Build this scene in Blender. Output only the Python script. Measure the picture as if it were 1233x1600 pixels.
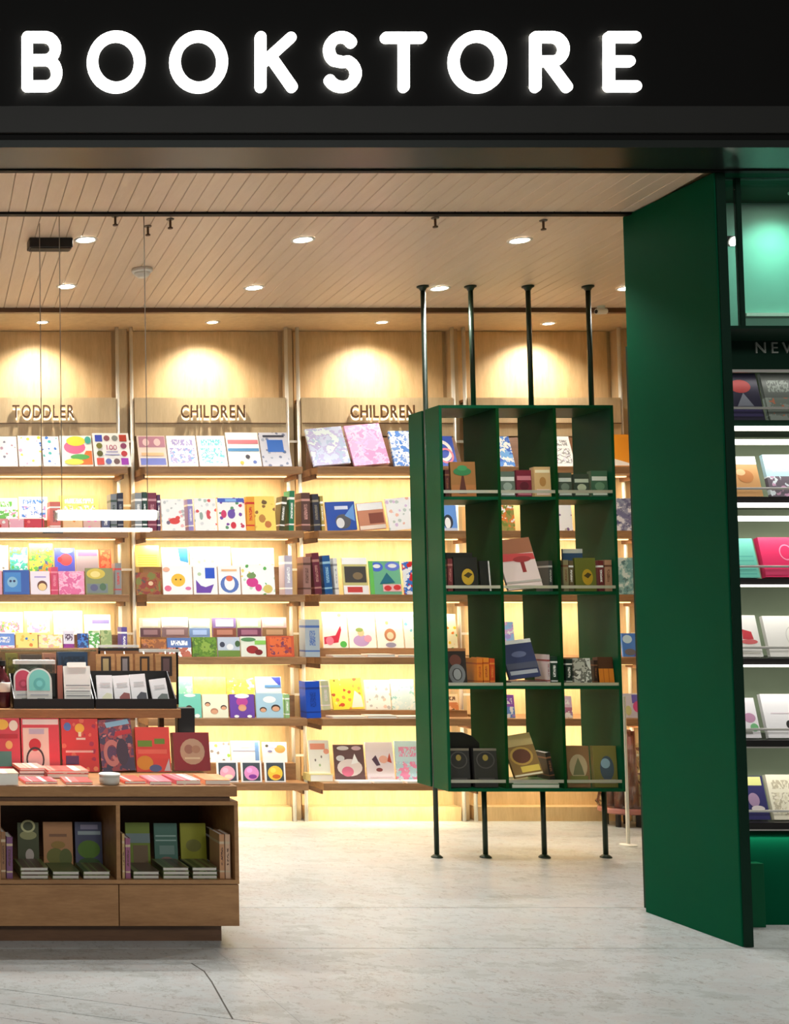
import bpy, bmesh, math, random
from mathutils import Vector, Matrix

for _o in list(bpy.data.objects):
    bpy.data.objects.remove(_o)
scene = bpy.context.scene
COL = scene.collection
random.seed(7)
R = math.radians

# ------------------------------------------------------------------ camera
F, PX0, HOR, PITCH, CAMZ = 2000.0, -280.0, 955.0, R(3.0), 1.5
PY0 = HOR - F * math.tan(PITCH)
cam_data = bpy.data.cameras.new('camera')
cam = bpy.data.objects.new('camera', cam_data)
COL.objects.link(cam)
cam.location = (0, 0, CAMZ)
cam.rotation_euler = (R(90) + PITCH, 0, 0)
cam_data.sensor_fit = 'VERTICAL'
cam_data.sensor_height = 36.0
cam_data.sensor_width = 36.0
cam_data.lens = F * 36.0 / 1600.0
cam_data.shift_x = (616.5 - PX0) / 1600.0
cam_data.shift_y = (PY0 - 800.0) / 1600.0
cam_data.clip_end = 100
scene.camera = cam


def P(x, y, Y):
    """point of the place at depth Y that is seen at photo pixel (x, y)"""
    u = (x - PX0) / F
    v = (PY0 - y) / F
    t = Y / (math.cos(PITCH) - v * math.sin(PITCH))
    return Vector((u * t, Y, CAMZ + t * (math.sin(PITCH) + v * math.cos(PITCH))))


def PZ(x, y, z):
    """the same for a point of known height z"""
    u = (x - PX0) / F
    v = (PY0 - y) / F
    t = (z - CAMZ) / (math.sin(PITCH) + v * math.cos(PITCH))
    return Vector((u * t, t * (math.cos(PITCH) - v * math.sin(PITCH)), z))


# ------------------------------------------------------------------ world, exposure
world = bpy.data.worlds.new('mall_air')
scene.world = world
world.use_nodes = True
_bg = world.node_tree.nodes['Background']
_bg.inputs[0].default_value = (1.0, 0.97, 0.92, 1)
_bg.inputs[1].default_value = 0.12
vs = scene.view_settings
vs.view_transform = 'Standard'
vs.look = 'None'
vs.gamma = 1.0
vs.exposure = 0.18
vs.use_curve_mapping = False

# lamp strengths (watts)
W_DOWN, W_WASH, W_LED, W_PENDANT, W_MALL, W_WINDOW, W_RLED = 82.0, 80.0, 6.3, 19.0, 68.0, 20.0, 2.4
WARM = (0.96, 0.99, 1.0)
LEDC = (1.0, 0.87, 0.6)
WHITE = (1.0, 0.96, 0.9)


def lin(c):
    r = []
    for v in c[:3]:
        v = v / 255.0
        r.append(v / 12.92 if v <= 0.04045 else ((v + 0.055) / 1.055) ** 2.4)
    return tuple(r)


def light(name, kind, loc, energy, color, parent=None, target=None, **kw):
    d = bpy.data.lights.new(name, kind)
    d.energy = energy
    d.color = color
    for k, v in kw.items():
        setattr(d, k, v)
    o = bpy.data.objects.new(name, d)
    COL.objects.link(o)
    loc = Vector(loc)
    if target is not None:
        o.rotation_euler = (Vector(target) - loc).to_track_quat('-Z', 'Y').to_euler()
    o.location = loc
    if parent:
        o.parent = parent
        o.location = loc - ORG.get(parent.name, Vector((0, 0, 0)))
    return o


ORG = {}
# unseen lights added behind the camera to brighten faces towards the concourse
for _x in (-0.5, 2.2, 4.9):
    light('concourse_fill', 'AREA', (_x, -2.0, 4.3), W_MALL, (1.0, 0.97, 0.93), shape='SQUARE', size=1.0, target=(_x, 6.0, 0.6))

# ------------------------------------------------------------------ materials
MATS = {}


class NT:
    def __init__(self, name):
        self.m = bpy.data.materials.new(name)
        self.m.use_nodes = True
        self.t = self.m.node_tree
        self.n = self.t.nodes
        self.b = self.n['Principled BSDF']
        MATS[name] = self.m

    def node(self, typ, **kw):
        n = self.n.new(typ)
        for k, v in kw.items():
            setattr(n, k, v)
        return n

    def link(self, a, b):
        self.t.links.new(a, b)

    def put(self, sock, v):
        if isinstance(v, bpy.types.NodeSocket):
            self.link(v, sock)
        elif isinstance(v, (int, float)):
            sock.default_value = v
        else:
            v = tuple(v)
            if len(sock.default_value) == 4 and len(v) == 3:
                v = v + (1,)
            sock.default_value = v

    def math(self, op, a, b=0.0, c=None):
        n = self.node('ShaderNodeMath', operation=op)
        self.put(n.inputs[0], a)
        self.put(n.inputs[1], b)
        if c is not None:
            self.put(n.inputs[2], c)
        return n.outputs[0]

    def mix(self, f, a, b):
        n = self.node('ShaderNodeMix', data_type='RGBA')
        self.put(n.inputs[0], f)
        self.put(n.inputs[6], a)
        self.put(n.inputs[7], b)
        return n.outputs[2]

    def noise(self, vec, scale, detail=2.0, rough=0.5):
        n = self.node('ShaderNodeTexNoise')
        self.link(vec, n.inputs['Vector'])
        n.inputs['Scale'].default_value = scale
        n.inputs['Detail'].default_value = detail
        n.inputs['Roughness'].default_value = rough
        return n.outputs['Fac']

    def mapping(self, vec, scale=(1, 1, 1), loc=(0, 0, 0), rot=(0, 0, 0)):
        n = self.node('ShaderNodeMapping')
        self.link(vec, n.inputs['Vector'])
        n.inputs['Scale'].default_value = scale
        n.inputs['Rotation'].default_value = rot
        self.put(n.inputs['Location'], loc)
        return n.outputs[0]

    def coord(self, which):
        return self.node('ShaderNodeTexCoord').outputs[which]

    def bump(self, h, strength, dist=0.005):
        n = self.node('ShaderNodeBump')
        n.inputs['Strength'].default_value = strength
        n.inputs['Distance'].default_value = dist
        self.link(h, n.inputs['Height'])
        self.link(n.outputs[0], self.b.inputs['Normal'])

    def set(self, **kw):
        for k, v in kw.items():
            self.put(self.b.inputs[k.replace('_', ' ')], v)
        return self


def plain(name, rgb, rough=0.5, metal=0.0, vary=0.06, scale=6.0, bump=0.0, spec=0.5):
    m = NT(name)
    c = lin(rgb)
    pos = m.coord('Object')
    nz = m.noise(pos, scale, 3)
    lo = tuple(max(0, v * (1 - vary * 2)) for v in c)
    hi = tuple(min(1, v * (1 + vary * 2)) for v in c)
    m.set(Base_Color=m.mix(nz, lo, hi), Roughness=rough, Metallic=metal, Specular_IOR_Level=spec)
    if bump:
        m.bump(m.noise(pos, scale * 25, 2), bump, 0.001)
    return m.m


def wood(name, dark, light_, rough=0.45, stretch=(1.0, 1.0, 14.0), scale=2.2):
    m = NT(name)
    pos = m.coord('Object')
    oi = m.node('ShaderNodeObjectInfo')
    off = m.node('ShaderNodeVectorMath', operation='SCALE')
    off.inputs[0].default_value = (7.1, 3.7, 5.3)
    m.link(oi.outputs['Random'], off.inputs['Scale'])
    add = m.node('ShaderNodeVectorMath', operation='ADD')
    m.link(pos, add.inputs[0])
    m.link(off.outputs[0], add.inputs[1])
    v = m.mapping(add.outputs[0], stretch)
    a = m.noise(v, scale, 5, 0.6)
    b = m.noise(v, scale * 6, 3, 0.6)
    s = m.math('MULTIPLY_ADD', b, 0.35, m.math('MULTIPLY', a, 0.65))
    ramp = m.node('ShaderNodeValToRGB')
    ramp.color_ramp.elements[0].position = 0.34
    ramp.color_ramp.elements[1].position = 0.66
    ramp.color_ramp.elements[0].color = lin(dark) + (1,)
    ramp.color_ramp.elements[1].color = lin(light_) + (1,)
    m.link(s, ramp.inputs[0])
    m.set(Base_Color=ramp.outputs[0], Roughness=rough)
    m.bump(b, 0.08, 0.001)
    return m.m


def emit(name, rgb, strength):
    m = NT(name)
    c = lin(rgb)
    m.set(Base_Color=c, Emission_Color=c, Emission_Strength=strength)
    return m.m


plain('fascia_black', (7, 7, 6), 0.6, vary=0.1, spec=0.12)
plain('band_charcoal', (26, 27, 25), 0.5, spec=0.3)
plain('soffit_metal', (28, 34, 31), 0.3, 0.1, spec=0.35)
plain('black_metal', (12, 10, 10), 0.5, spec=0.15)
plain('green_paint', (0, 72, 46), 0.55, vary=0.05, scale=3, spec=0.04)
plain('green_dark', (8, 40, 27), 0.5, vary=0.06, spec=0.15)
plain('green_olive', (10, 60, 24), 0.55, vary=0.08, spec=0.06)
plain('green_rack', (6, 76, 46), 0.45, vary=0.05, spec=0.12)
plain('chrome', (240, 236, 226), 0.35, 0.2)
plain('steel_rail', (225, 222, 214), 0.3, 0.7)
plain('pole_green', (30, 44, 30), 0.35, 0.2)
plain('white_plastic', (235, 232, 224), 0.45)
plain('black_plastic', (20, 16, 15), 0.4)
plain('brown_letter', (92, 62, 36), 0.5)
plain('grey_letter', (150, 155, 146), 0.5)
plain('paper', (244, 240, 228), 0.8, vary=0.03)
plain('paper_grey', (205, 200, 190), 0.8, vary=0.03)
plain('teal_wall', (134, 186, 170), 0.6, vary=0.12, scale=2.5)
plain('unit_back', (150, 166, 134), 0.6, vary=0.15, scale=2.5)
plain('grout', (84, 80, 72), 0.9)
plain('plum_wrap', (176, 116, 108), 0.32, vary=0.25, scale=7)
plain('bottle_glass', (70, 22, 26), 0.2, vary=0.1)
plain('film', (214, 204, 198), 0.2, vary=0.1)
plain('steel_wire', (120, 110, 98), 0.35, 0.8)
plain('wall_tan', (196, 160, 116), 0.6, vary=0.04)
wood('shelf_wood', (128, 90, 56), (164, 122, 82), stretch=(1.5, 14, 14))
wood('back_wood', (206, 174, 126), (228, 198, 150), 0.5, stretch=(9, 9, 1.2))
wood('upper_wood', (196, 172, 134), (214, 192, 154), 0.5, stretch=(9, 9, 1.2))
wood('slant_wood', (92, 60, 38), (116, 78, 50), stretch=(1.5, 14, 14))
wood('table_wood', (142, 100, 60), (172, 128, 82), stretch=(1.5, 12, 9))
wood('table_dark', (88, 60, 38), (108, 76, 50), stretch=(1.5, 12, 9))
wood('plank_wood', (220, 196, 170), (230, 208, 184), 0.36, stretch=(10, 0.9, 10))
emit('lens_glow', (255, 248, 232), 60.0)
emit('wash_glow', (255, 238, 205), 40.0)
emit('sign_glow', (255, 253, 248), 4.0)
emit('halo_glow', (255, 240, 212), 1.3)
emit('led_glow', (255, 222, 160), 2.0)
emit('strip_glow', (255, 250, 240), 3.0)
emit('tube_glow', (255, 252, 246), 3.0)


def m_floor():
    m = NT('stone')
    g = m.node('ShaderNodeNewGeometry').outputs['Position']
    v = m.mapping(g, (1.0, 1.6, 1.0), rot=(0, 0, 0.5))
    a = m.noise(v, 1.3, 6, 0.62)
    b = m.noise(v, 9.0, 5, 0.65)
    c = m.noise(g, 55.0, 3, 0.6)
    base = m.mix(a, lin((164, 169, 168)), lin((206, 211, 210)))
    base = m.mix(m.math('MULTIPLY', b, 0.5), base, lin((180, 180, 176)))
    d = m.noise(v, 3.2, 7, 0.7)
    base = m.mix(m.math('MULTIPLY', m.math('GREATER_THAN', d, 0.53), 0.22), base, lin((176, 160, 154)))
    base = m.mix(m.math('MULTIPLY', m.math('LESS_THAN', d, 0.44), 0.28), base, lin((128, 132, 124)))
    fl = m.noise(m.mapping(g, (1.0, 0.55, 1.0)), 26.0, 4, 0.7)
    base = m.mix(m.math('MULTIPLY', m.math('GREATER_THAN', fl, 0.61), 0.45), base, lin((122, 118, 106)))
    spk = m.math('GREATER_THAN', c, 0.64)
    base = m.mix(m.math('MULTIPLY', spk, 0.4), base, lin((112, 108, 96)))
    w = m.noise(v, 0.9, 8, 0.7)
    vein = m.math('LESS_THAN', m.math('ABSOLUTE', m.math('SUBTRACT', w, 0.52)), 0.0035)
    base = m.mix(m.math('MULTIPLY', vein, 0.4), base, lin((120, 104, 92)))
    m.set(Base_Color=base, Roughness=m.math('MULTIPLY_ADD', b, 0.25, 0.22))
    m.bump(c, 0.03, 0.001)


m_floor()


def m_glass(name, tint, gl=0.08):
    m = NT(name)
    tr = m.node('ShaderNodeBsdfTransparent')
    tr.inputs[0].default_value = tint + (1,)
    gs = m.node('ShaderNodeBsdfGlossy')
    gs.inputs['Roughness'].default_value = 0.03
    fr = m.node('ShaderNodeFresnel')
    fr.inputs[0].default_value = 1.45
    mx = m.node('ShaderNodeMixShader')
    m.link(m.math('MAXIMUM', fr.outputs[0], gl), mx.inputs[0])
    m.link(tr.outputs[0], mx.inputs[1])
    m.link(gs.outputs[0], mx.inputs[2])
    m.link(mx.outputs[0], m.n['Material Output'].inputs[0])


m_glass('clear_glass', (0.9, 0.97, 0.93))
m_glass('acrylic', (0.86, 0.93, 0.88), 0.1)


def m_ink():
    m = NT('ink')
    a = m.node('ShaderNodeAttribute', attribute_name='ink')
    m.set(Base_Color=a.outputs['Color'], Roughness=0.45)


m_ink()


def m_cover(style):
    """printed covers: each book carries its own colours ca, cb, cc, cd and seed"""
    m = NT('cover_' + style)

    def attr(n):
        return m.node('ShaderNodeAttribute', attribute_type='OBJECT', attribute_name=n)
    ca, cb, cc, cd = (attr(k).outputs['Color'] for k in ('ca', 'cb', 'cc', 'cd'))
    seed = attr('seed').outputs['Fac']
    obj = m.coord('Object')
    gen = m.coord('Generated')
    sp = m.node('ShaderNodeSeparateXYZ')
    m.link(gen, sp.inputs[0])
    u, v = sp.outputs[0], sp.outputs[2]
    so = m.node('ShaderNodeSeparateXYZ')
    m.link(obj, so.inputs[0])
    cmb = m.node('ShaderNodeCombineXYZ')
    m.link(m.math('ADD', so.outputs[0], seed), cmb.inputs[0])
    m.link(so.outputs[2], cmb.inputs[1])
    m.link(seed, cmb.inputs[2])
    pos = cmb.outputs[0]

    def box(u0, v0, u1, v1):
        a = m.math('MULTIPLY', m.math('GREATER_THAN', u, u0), m.math('LESS_THAN', u, u1))
        b = m.math('MULTIPLY', m.math('GREATER_THAN', v, v0), m.math('LESS_THAN', v, v1))
        return m.math('MULTIPLY', a, b)

    def words(sx=150.0, sz=55.0):
        return m.math('GREATER_THAN', m.noise(m.mapping(pos, (sx, sz, 1)), 1.0, 1), 0.47)

    def blots(scale, size, base):
        vo = m.node('ShaderNodeTexVoronoi')
        m.link(pos, vo.inputs['Vector'])
        vo.inputs['Scale'].default_value = scale
        sc = m.node('ShaderNodeSeparateColor')
        m.link(vo.outputs['Color'], sc.inputs[0])
        dist = m.math('ADD', vo.outputs['Distance'], m.math('MULTIPLY', m.noise(pos, scale * 3, 2), 0.25))
        mask = m.math('LESS_THAN', dist, size)
        col = m.mix(m.math('GREATER_THAN', sc.outputs[0], 0.36), cb, cc)
        col = m.mix(m.math('GREATER_THAN', sc.outputs[0], 0.7), col, cd)
        return m.mix(mask, base, col)

    def scenery(scale, base):
        n = m.noise(pos, scale, 3, 0.6)
        c = m.mix(m.math('GREATER_THAN', n, 0.47), base, cb)
        c = m.mix(m.math('GREATER_THAN', n, 0.55), c, cc)
        return m.mix(m.math('GREATER_THAN', m.noise(pos, scale * 1.9, 2), 0.6), c, cd)
    if style == 'blots':
        col = blots(24.0, 0.42, ca)
    elif style == 'scene':
        col = scenery(13.0, ca)
    elif style == 'title':
        col = m.mix(box(0.08, 0.1, 0.92, 0.6), ca, scenery(22.0, ca))
        col = m.mix(m.math('MULTIPLY', box(0.14, 0.68, 0.88, 0.88), words()), col, cb)
    elif style == 'half':
        col = m.mix(m.math('LESS_THAN', v, 0.48), ca, scenery(16.0, cb))
        col = m.mix(m.math('MULTIPLY', box(0.15, 0.6, 0.85, 0.85), words()), col, cc)
    elif style == 'frame':
        col = m.mix(box(0.1, 0.08, 0.9, 0.92), ca, scenery(20.0, cb))
    elif style == 'spine':
        col = m.mix(box(-1, 0.78, 2, 0.84), ca, cb)
        col = m.mix(box(-1, 0.14, 2, 0.18), col, cb)
        col = m.mix(m.math('MULTIPLY', box(0.3, 0.3, 0.7, 0.7), words(400, 120)), col, cc)
    elif style == 'lines':
        w = m.math('GREATER_THAN', m.math('FRACT', m.math('MULTIPLY', v, 9.0)), 0.72)
        col = m.mix(m.math('MULTIPLY', box(0.1, 0.08, 0.9, 0.62), w), ca, cb)
    else:
        col = ca
    m.set(Base_Color=col, Roughness=0.38)


for _s in ('blots', 'scene', 'title', 'half', 'frame', 'spine', 'lines', 'plain'):
    m_cover(_s)


# ------------------------------------------------------------------ mesh helpers
class MB:
    def __init__(self):
        self.v, self.f, self.c = [], [], []

    def face(self, idx, col=None):
        self.f.append(tuple(idx))
        self.c.append(col)

    def box(self, x0, x1, y0, y1, z0, z1, col=None):
        b = len(self.v)
        for z in (z0, z1):
            self.v += [(x0, y0, z), (x1, y0, z), (x1, y1, z), (x0, y1, z)]
        for q in ((3, 2, 1, 0), (4, 5, 6, 7), (0, 1, 5, 4), (1, 2, 6, 5), (2, 3, 7, 6), (3, 0, 4, 7)):
            self.face([b + i for i in q], col)
        return self

    def prism(self, pts, y0, y1, col=None):
        """outline given as (x, z), extruded along y; counter-clockwise seen from -y"""
        b, n = len(self.v), len(pts)
        self.v += [(p[0], y0, p[1]) for p in pts] + [(p[0], y1, p[1]) for p in pts]
        self.face(range(b, b + n), col)
        self.face(range(b + 2 * n - 1, b + n - 1, -1), col)
        for i in range(n):
            j = (i + 1) % n
            self.face((b + j, b + i, b + n + i, b + n + j), col)
        return self

    def slab(self, pts, z0, z1):
        """outline given as (x, y), extruded along z"""
        b, n = len(self.v), len(pts)
        self.v += [(p[0], p[1], z0) for p in pts] + [(p[0], p[1], z1) for p in pts]
        self.face(range(b + n - 1, b - 1, -1))
        self.face(range(b + n, b + 2 * n))
        for i in range(n):
            j = (i + 1) % n
            self.face((b + i, b + j, b + n + j, b + n + i))
        return self

    def tube(self, p0, p1, r0, r1=None, n=12):
        r1 = r0 if r1 is None else r1
        p0, p1 = Vector(p0), Vector(p1)
        d = (p1 - p0).normalized()
        a = d.orthogonal().normalized()
        c = d.cross(a)
        b = len(self.v)
        for p, r in ((p0, r0), (p1, r1)):
            for i in range(n):
                t = 2 * math.pi * i / n
                self.v.append(tuple(p + a * (r * math.cos(t)) + c * (r * math.sin(t))))
        for i in range(n):
            j = (i + 1) % n
            self.face((b + i, b + j, b + n + j, b + n + i))
        self.face(range(b + n - 1, b - 1, -1))
        self.face(range(b + n, b + 2 * n))
        return self

    def lathe(self, cx, cy, prof, n=24):
        """profile of (radius, z) turned about the vertical through (cx, cy)"""
        b = len(self.v)
        for r, z in prof:
            for i in range(n):
                t = 2 * math.pi * i / n
                self.v.append((cx + r * math.cos(t), cy + r * math.sin(t), z))
        for k in range(len(prof) - 1):
            for i in range(n):
                j = (i + 1) % n
                self.face((b + k * n + i, b + k * n + j, b + (k + 1) * n + j, b + (k + 1) * n + i))
        self.face(range(b + n - 1, b - 1, -1))
        e = b + (len(prof) - 1) * n
        self.face(range(e, e + n))
        return self

    def mesh(self, name, mat, off=(0, 0, 0), smooth=False):
        me = bpy.data.meshes.new(name)
        me.from_pydata([(a - off[0], b - off[1], c - off[2]) for a, b, c in self.v], [], self.f)
        if mat:
            me.materials.append(MATS[mat])
        if any(c is not None for c in self.c):
            at = me.color_attributes.new('ink', 'FLOAT_COLOR', 'CORNER')
            k = 0
            for f, c in zip(self.f, self.c):
                for _ in f:
                    at.data[k].color = tuple(c) + (1.0,)
                    k += 1
        if smooth:
            for p in me.polygons:
                p.use_smooth = len(p.vertices) == 4
        me.update()
        return me

    def build(self, name, mat, parent=None, smooth=False, org=None, bevel=0.0):
        """links what was collected (in place coordinates) as one mesh object"""
        o0 = ORG[parent.name] if parent else Vector(org if org is not None else (0, 0, 0))
        me = self.mesh(name, mat, o0, smooth)
        o = bpy.data.objects.new(name, me)
        COL.objects.link(o)
        if parent:
            o.parent = parent
        else:
            o.location = o0
        ORG[o.name] = o0.copy()
        if bevel:
            bv = o.modifiers.new('edge', 'BEVEL')
            bv.width = bevel
            bv.segments = 2
            bv.limit_method = 'ANGLE'
        return o


def tag(o, label, cat, group=None):
    o['label'] = label
    o['category'] = cat
    if group:
        o['group'] = group
    return o


def structure(o, label=None):
    o['kind'] = 'structure'
    if label:
        o['label'] = label
    return o


def empty(name, loc):
    o = bpy.data.objects.new(name, None)
    o.empty_display_size = 0.1
    COL.objects.link(o)
    o.location = loc
    ORG[o.name] = Vector(loc)
    return o


def thing(name, loc, label, cat, group=None):
    return tag(empty(name, loc), label, cat, group)


def text_mesh(s, height, depth):
    """lettering with its lower left corner at the origin, facing -y"""
    cu = bpy.data.curves.new('lettering', 'FONT')
    cu.body = s
    cu.size = 1.0
    cu.resolution_u = 4
    ob = bpy.data.objects.new('lettering', cu)
    COL.objects.link(ob)
    bpy.context.view_layer.update()
    dg = bpy.context.evaluated_depsgraph_get()
    me = bpy.data.meshes.new_from_object(ob.evaluated_get(dg))
    bpy.data.objects.remove(ob)
    bpy.data.curves.remove(cu)
    bm = bmesh.new()
    bm.from_mesh(me)
    bpy.data.meshes.remove(me)
    bmesh.ops.remove_doubles(bm, verts=bm.verts, dist=1e-5)
    xs = [q.co.x for q in bm.verts]
    ys = [q.co.y for q in bm.verts]
    k = height / 0.73 if s.isalpha() or s.isdigit() else height
    x0, y0 = min(xs), 0.0
    for q in bm.verts:
        q.co = Vector(((q.co.x - x0) * k, 0, (q.co.y - y0) * k))
    r = bmesh.ops.extrude_face_region(bm, geom=list(bm.faces))
    for e in r['geom']:
        if isinstance(e, bmesh.types.BMVert):
            e.co.y += depth
    bmesh.ops.recalc_face_normals(bm, faces=bm.faces)
    out = bpy.data.meshes.new('lettering')
    bm.to_mesh(out)
    bm.free()
    return out, (max(xs) - min(xs)) * k


def ellipse(cx, cz, rx, rz, n=28, a0=0.0, a1=2 * math.pi):
    return [(cx + rx * math.cos(a0 + (a1 - a0) * i / n), cz + rz * math.sin(a0 + (a1 - a0) * i / n)) for i in range(n)]


# ------------------------------------------------------------------ books
def add_art(parent, w, h, art, first=0):
    if first == 0 and 2 <= len(art) <= 4:        # a few motifs: each a print of its own
        for k, a in enumerate(art):
            add_art(parent, w, h, [a], k + 1)
        return
    mb = MB()
    for k, a in enumerate(art):
        y1 = -0.0004 - 0.0005 * (k + max(0, first - 1))
        y0 = y1 - 0.0005
        def U(u): return -w / 2 + u * w
        if a[0] == 'r':
            mb.prism([(U(a[1]), a[2] * h), (U(a[3]), a[2] * h), (U(a[3]), a[4] * h), (U(a[1]), a[4] * h)], y0, y1, lin(a[5]))
        elif a[0] == 'e':
            mb.prism(ellipse(U(a[1]), a[2] * h, a[3] * w, a[4] * h, 18), y0, y1, lin(a[5]))
        elif a[0] == 'p':
            mb.prism([(U(p), q * h) for p, q in a[1]], y0, y1, lin(a[2]))
        elif a[0] == 'o':      # ring
            n = 24
            o_ = ellipse(U(a[1]), a[2] * h, a[3] * w, a[4] * h, n)
            i_ = ellipse(U(a[1]), a[2] * h, a[3] * w * a[5], a[4] * h * a[5], n)
            for i in range(n):
                j = (i + 1) % n
                mb.prism([o_[i], o_[j], i_[j], i_[i]], y0, y1, lin(a[6]))
        elif a[0] == 't':
            me, tw = text_mesh(a[1], a[4] * h, 0.0004)
            b = len(mb.v)
            for q in me.vertices:
                mb.v.append((U(a[2]) - tw / 2 + q.co.x, y0 + q.co.y, a[3] * h + q.co.z))
            for p in me.polygons:
                mb.face([b + i for i in p.vertices], lin(a[5]))
            bpy.data.meshes.remove(me)
    me = mb.mesh('cover_print', 'ink')
    o = bpy.data.objects.new('cover_print', me)
    COL.objects.link(o)
    o.parent = parent
    return o


BOOKS = []


def book(loc, w, h, t, label, style, cols, name='picture_book', cat='book', group=None, lean=0.0, yaw=0.0, roll=0.0,
         spine_out=False, flat=False, art=None, depth=0.17, paper='paper'):
    b = 0.0022 if t > 0.008 else 0.0009
    mb, pg = MB(), MB()
    if spine_out:               # spine looks at the room, w is the thickness of the book
        mb.box(-w / 2, -w / 2 + b, 0, depth, 0, h)
        mb.box(w / 2 - b, w / 2, 0, depth, 0, h)
        mb.box(-w / 2 + b, w / 2 - b, 0, b, 0, h)
        pg.box(-w / 2 + b, w / 2 - b, b, depth - 0.004, 0.003, h - 0.003)
    elif flat:                  # lies on its back: w wide, depth deep, t thick
        mb.box(-w / 2, w / 2, 0, depth, 0, b)
        mb.box(-w / 2, w / 2, 0, depth, t - b, t)
        mb.box(-w / 2, -w / 2 + b, 0, depth, b, t - b)
        pg.box(-w / 2 + b, w / 2 - 0.003, 0.003, depth - 0.003, b, t - b)
    else:
        mb.box(-w / 2, w / 2, 0, b, 0, h)
        mb.box(-w / 2, w / 2, t - b, t, 0, h)
        mb.box(-w / 2, -w / 2 + b, b, t - b, 0, h)
        pg.box(-w / 2 + b, w / 2 - 0.003, b, t - b, 0.003, h - 0.003)
    me = mb.mesh(name, 'cover_' + style)
    o = bpy.data.objects.new(name, me)
    COL.objects.link(o)
    loc = Vector(loc)
    loc.z += 0.0004
    if not flat and lean > 0:
        loc.z += (depth if spine_out else t) * math.sin(R(lean))
    if roll:
        loc.z += abs(w / 2 * math.sin(R(roll)))
    o.location = loc
    o.rotation_euler = (R(-lean), R(roll), R(yaw))
    cols = list(cols) + [cols[-1]] * (4 - len(cols))
    for k, c in zip(('ca', 'cb', 'cc', 'cd'), cols):
        o[k] = lin(c)
    o['seed'] = random.random() * 9.0
    tag(o, label, cat, group)
    p = bpy.data.objects.new('page_block', pg.mesh('page_block', paper))
    COL.objects.link(p)
    p.parent = o
    if art:
        add_art(o, w, h, art)
    BOOKS.append(o)
    return o


ORD = ['first', 'second', 'third', 'fourth', 'fifth', 'sixth', 'seventh', 'eighth', 'ninth', 'tenth', 'eleventh', 'twelfth', 'thirteenth', 'fourteenth']


def row(items, Y, z, phrase, group, lean=10.0, thick=0.014, name='picture_book', ymid=None):
    """a row of books: (x0, x1, ytop, style, colours, description, options) in photo pixels at depth Y, standing on height z"""
    items = sorted(items, key=lambda i: i[0] + i[1])
    for k, it in enumerate(items):
        x0, x1, yt, style, cols, desc = it[:6]
        op = dict(it[6]) if len(it) > 6 else {}
        yy = Y + op.pop('dy', 0.0)
        ln = op.pop('lean', lean)
        zz = z + op.pop('dz', 0.0) + 0.0005
        so = op.get('spine_out', False)
        if so:
            ln = op.pop('tip', 0.0)
            op.setdefault('depth', 0.115)
        ym = (yt + 40)
        A, B = P(x0, ym, yy), P(x1, ym, yy)
        w = (B.x - A.x) * 0.975
        h = 0.25
        for _ in range(5):
            h = (P(x0, yt, yy + h * math.sin(R(ln))).z - zz) / math.cos(R(ln))
        t = op.pop('t', thick)
        o = book(((A.x + B.x) / 2, yy, zz), w, h, t, '%s, %s from left, %s' % (desc, ORD[k], phrase), style, cols,
                 name=op.pop('name', 'bound_book' if so else name), group=group, lean=ln, **op)

# ------------------------------------------------------------------ main depths of the place
Y_FIN = PZ(1170, 1480, 0).y            # front edge of the green fin wall
Y_FINB = PZ(1028, 1425, 0).y           # its back edge
Z_C = P(1112, 268, Y_FIN).z            # ceiling height
Y_FAS = PZ(600, 230, Z_C).y            # front face of the fascia
Y_TRACK = PZ(500, 333, Z_C).y
Y_CEND = PZ(500, 481, Z_C).y           # back end of the plank ceiling
Y_WALL = 9.38
Z_SOF = P(500, 518, Y_WALL).z
X_FIN = 0.5 * (P(1112, 268, Y_FIN).x + P(1163, 1478, Y_FIN).x)
X_FIN2 = X_FIN + 0.05
X_RW = 5.93
X_LW = -1.6
Z_TOP = 5.0

# ------------------------------------------------------------------ floor
floor = structure(MB().box(X_LW - 1.4, 8.0, 0.6, 10.2, -0.08, -0.022).build('floor', 'grout'))
g = 0.003
Yj2 = PZ(600, 1418, 0).y


def slab(pts):
    o = MB().slab(pts, -0.022, 0.0).build('stone_slab', 'stone', floor)
    return o


XL, XR = X_LW - 1.2, 7.9
Yj1 = Y_FIN - 0.02
slab([(XL, Yj2 + g), (XR, Yj2 + g), (XR, 10.1), (XL, 10.1)])
slab([(XL, Yj1 + g), (XR, Yj1 + g), (XR, Yj2 - g), (XL, Yj2 - g)])
# the concourse paving in front: inlaid joints run away to the right


def lineY(a, b, x):
    return a[1] + (b[1] - a[1]) * (x - a[0]) / (b[0] - a[0])


d1 = [PZ(0, 1545, 0), PZ(400, 1597, 0)]
d2 = [PZ(0, 1568, 0), PZ(290, 1600, 0)]
d3 = [PZ(0, 1590, 0), PZ(120, 1601, 0)]
k1 = (d1[1].y - d1[0].y) / (d1[1].x - d1[0].x)


def off(a, x):
    return a.y + k1 * (x - a.x)


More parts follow.
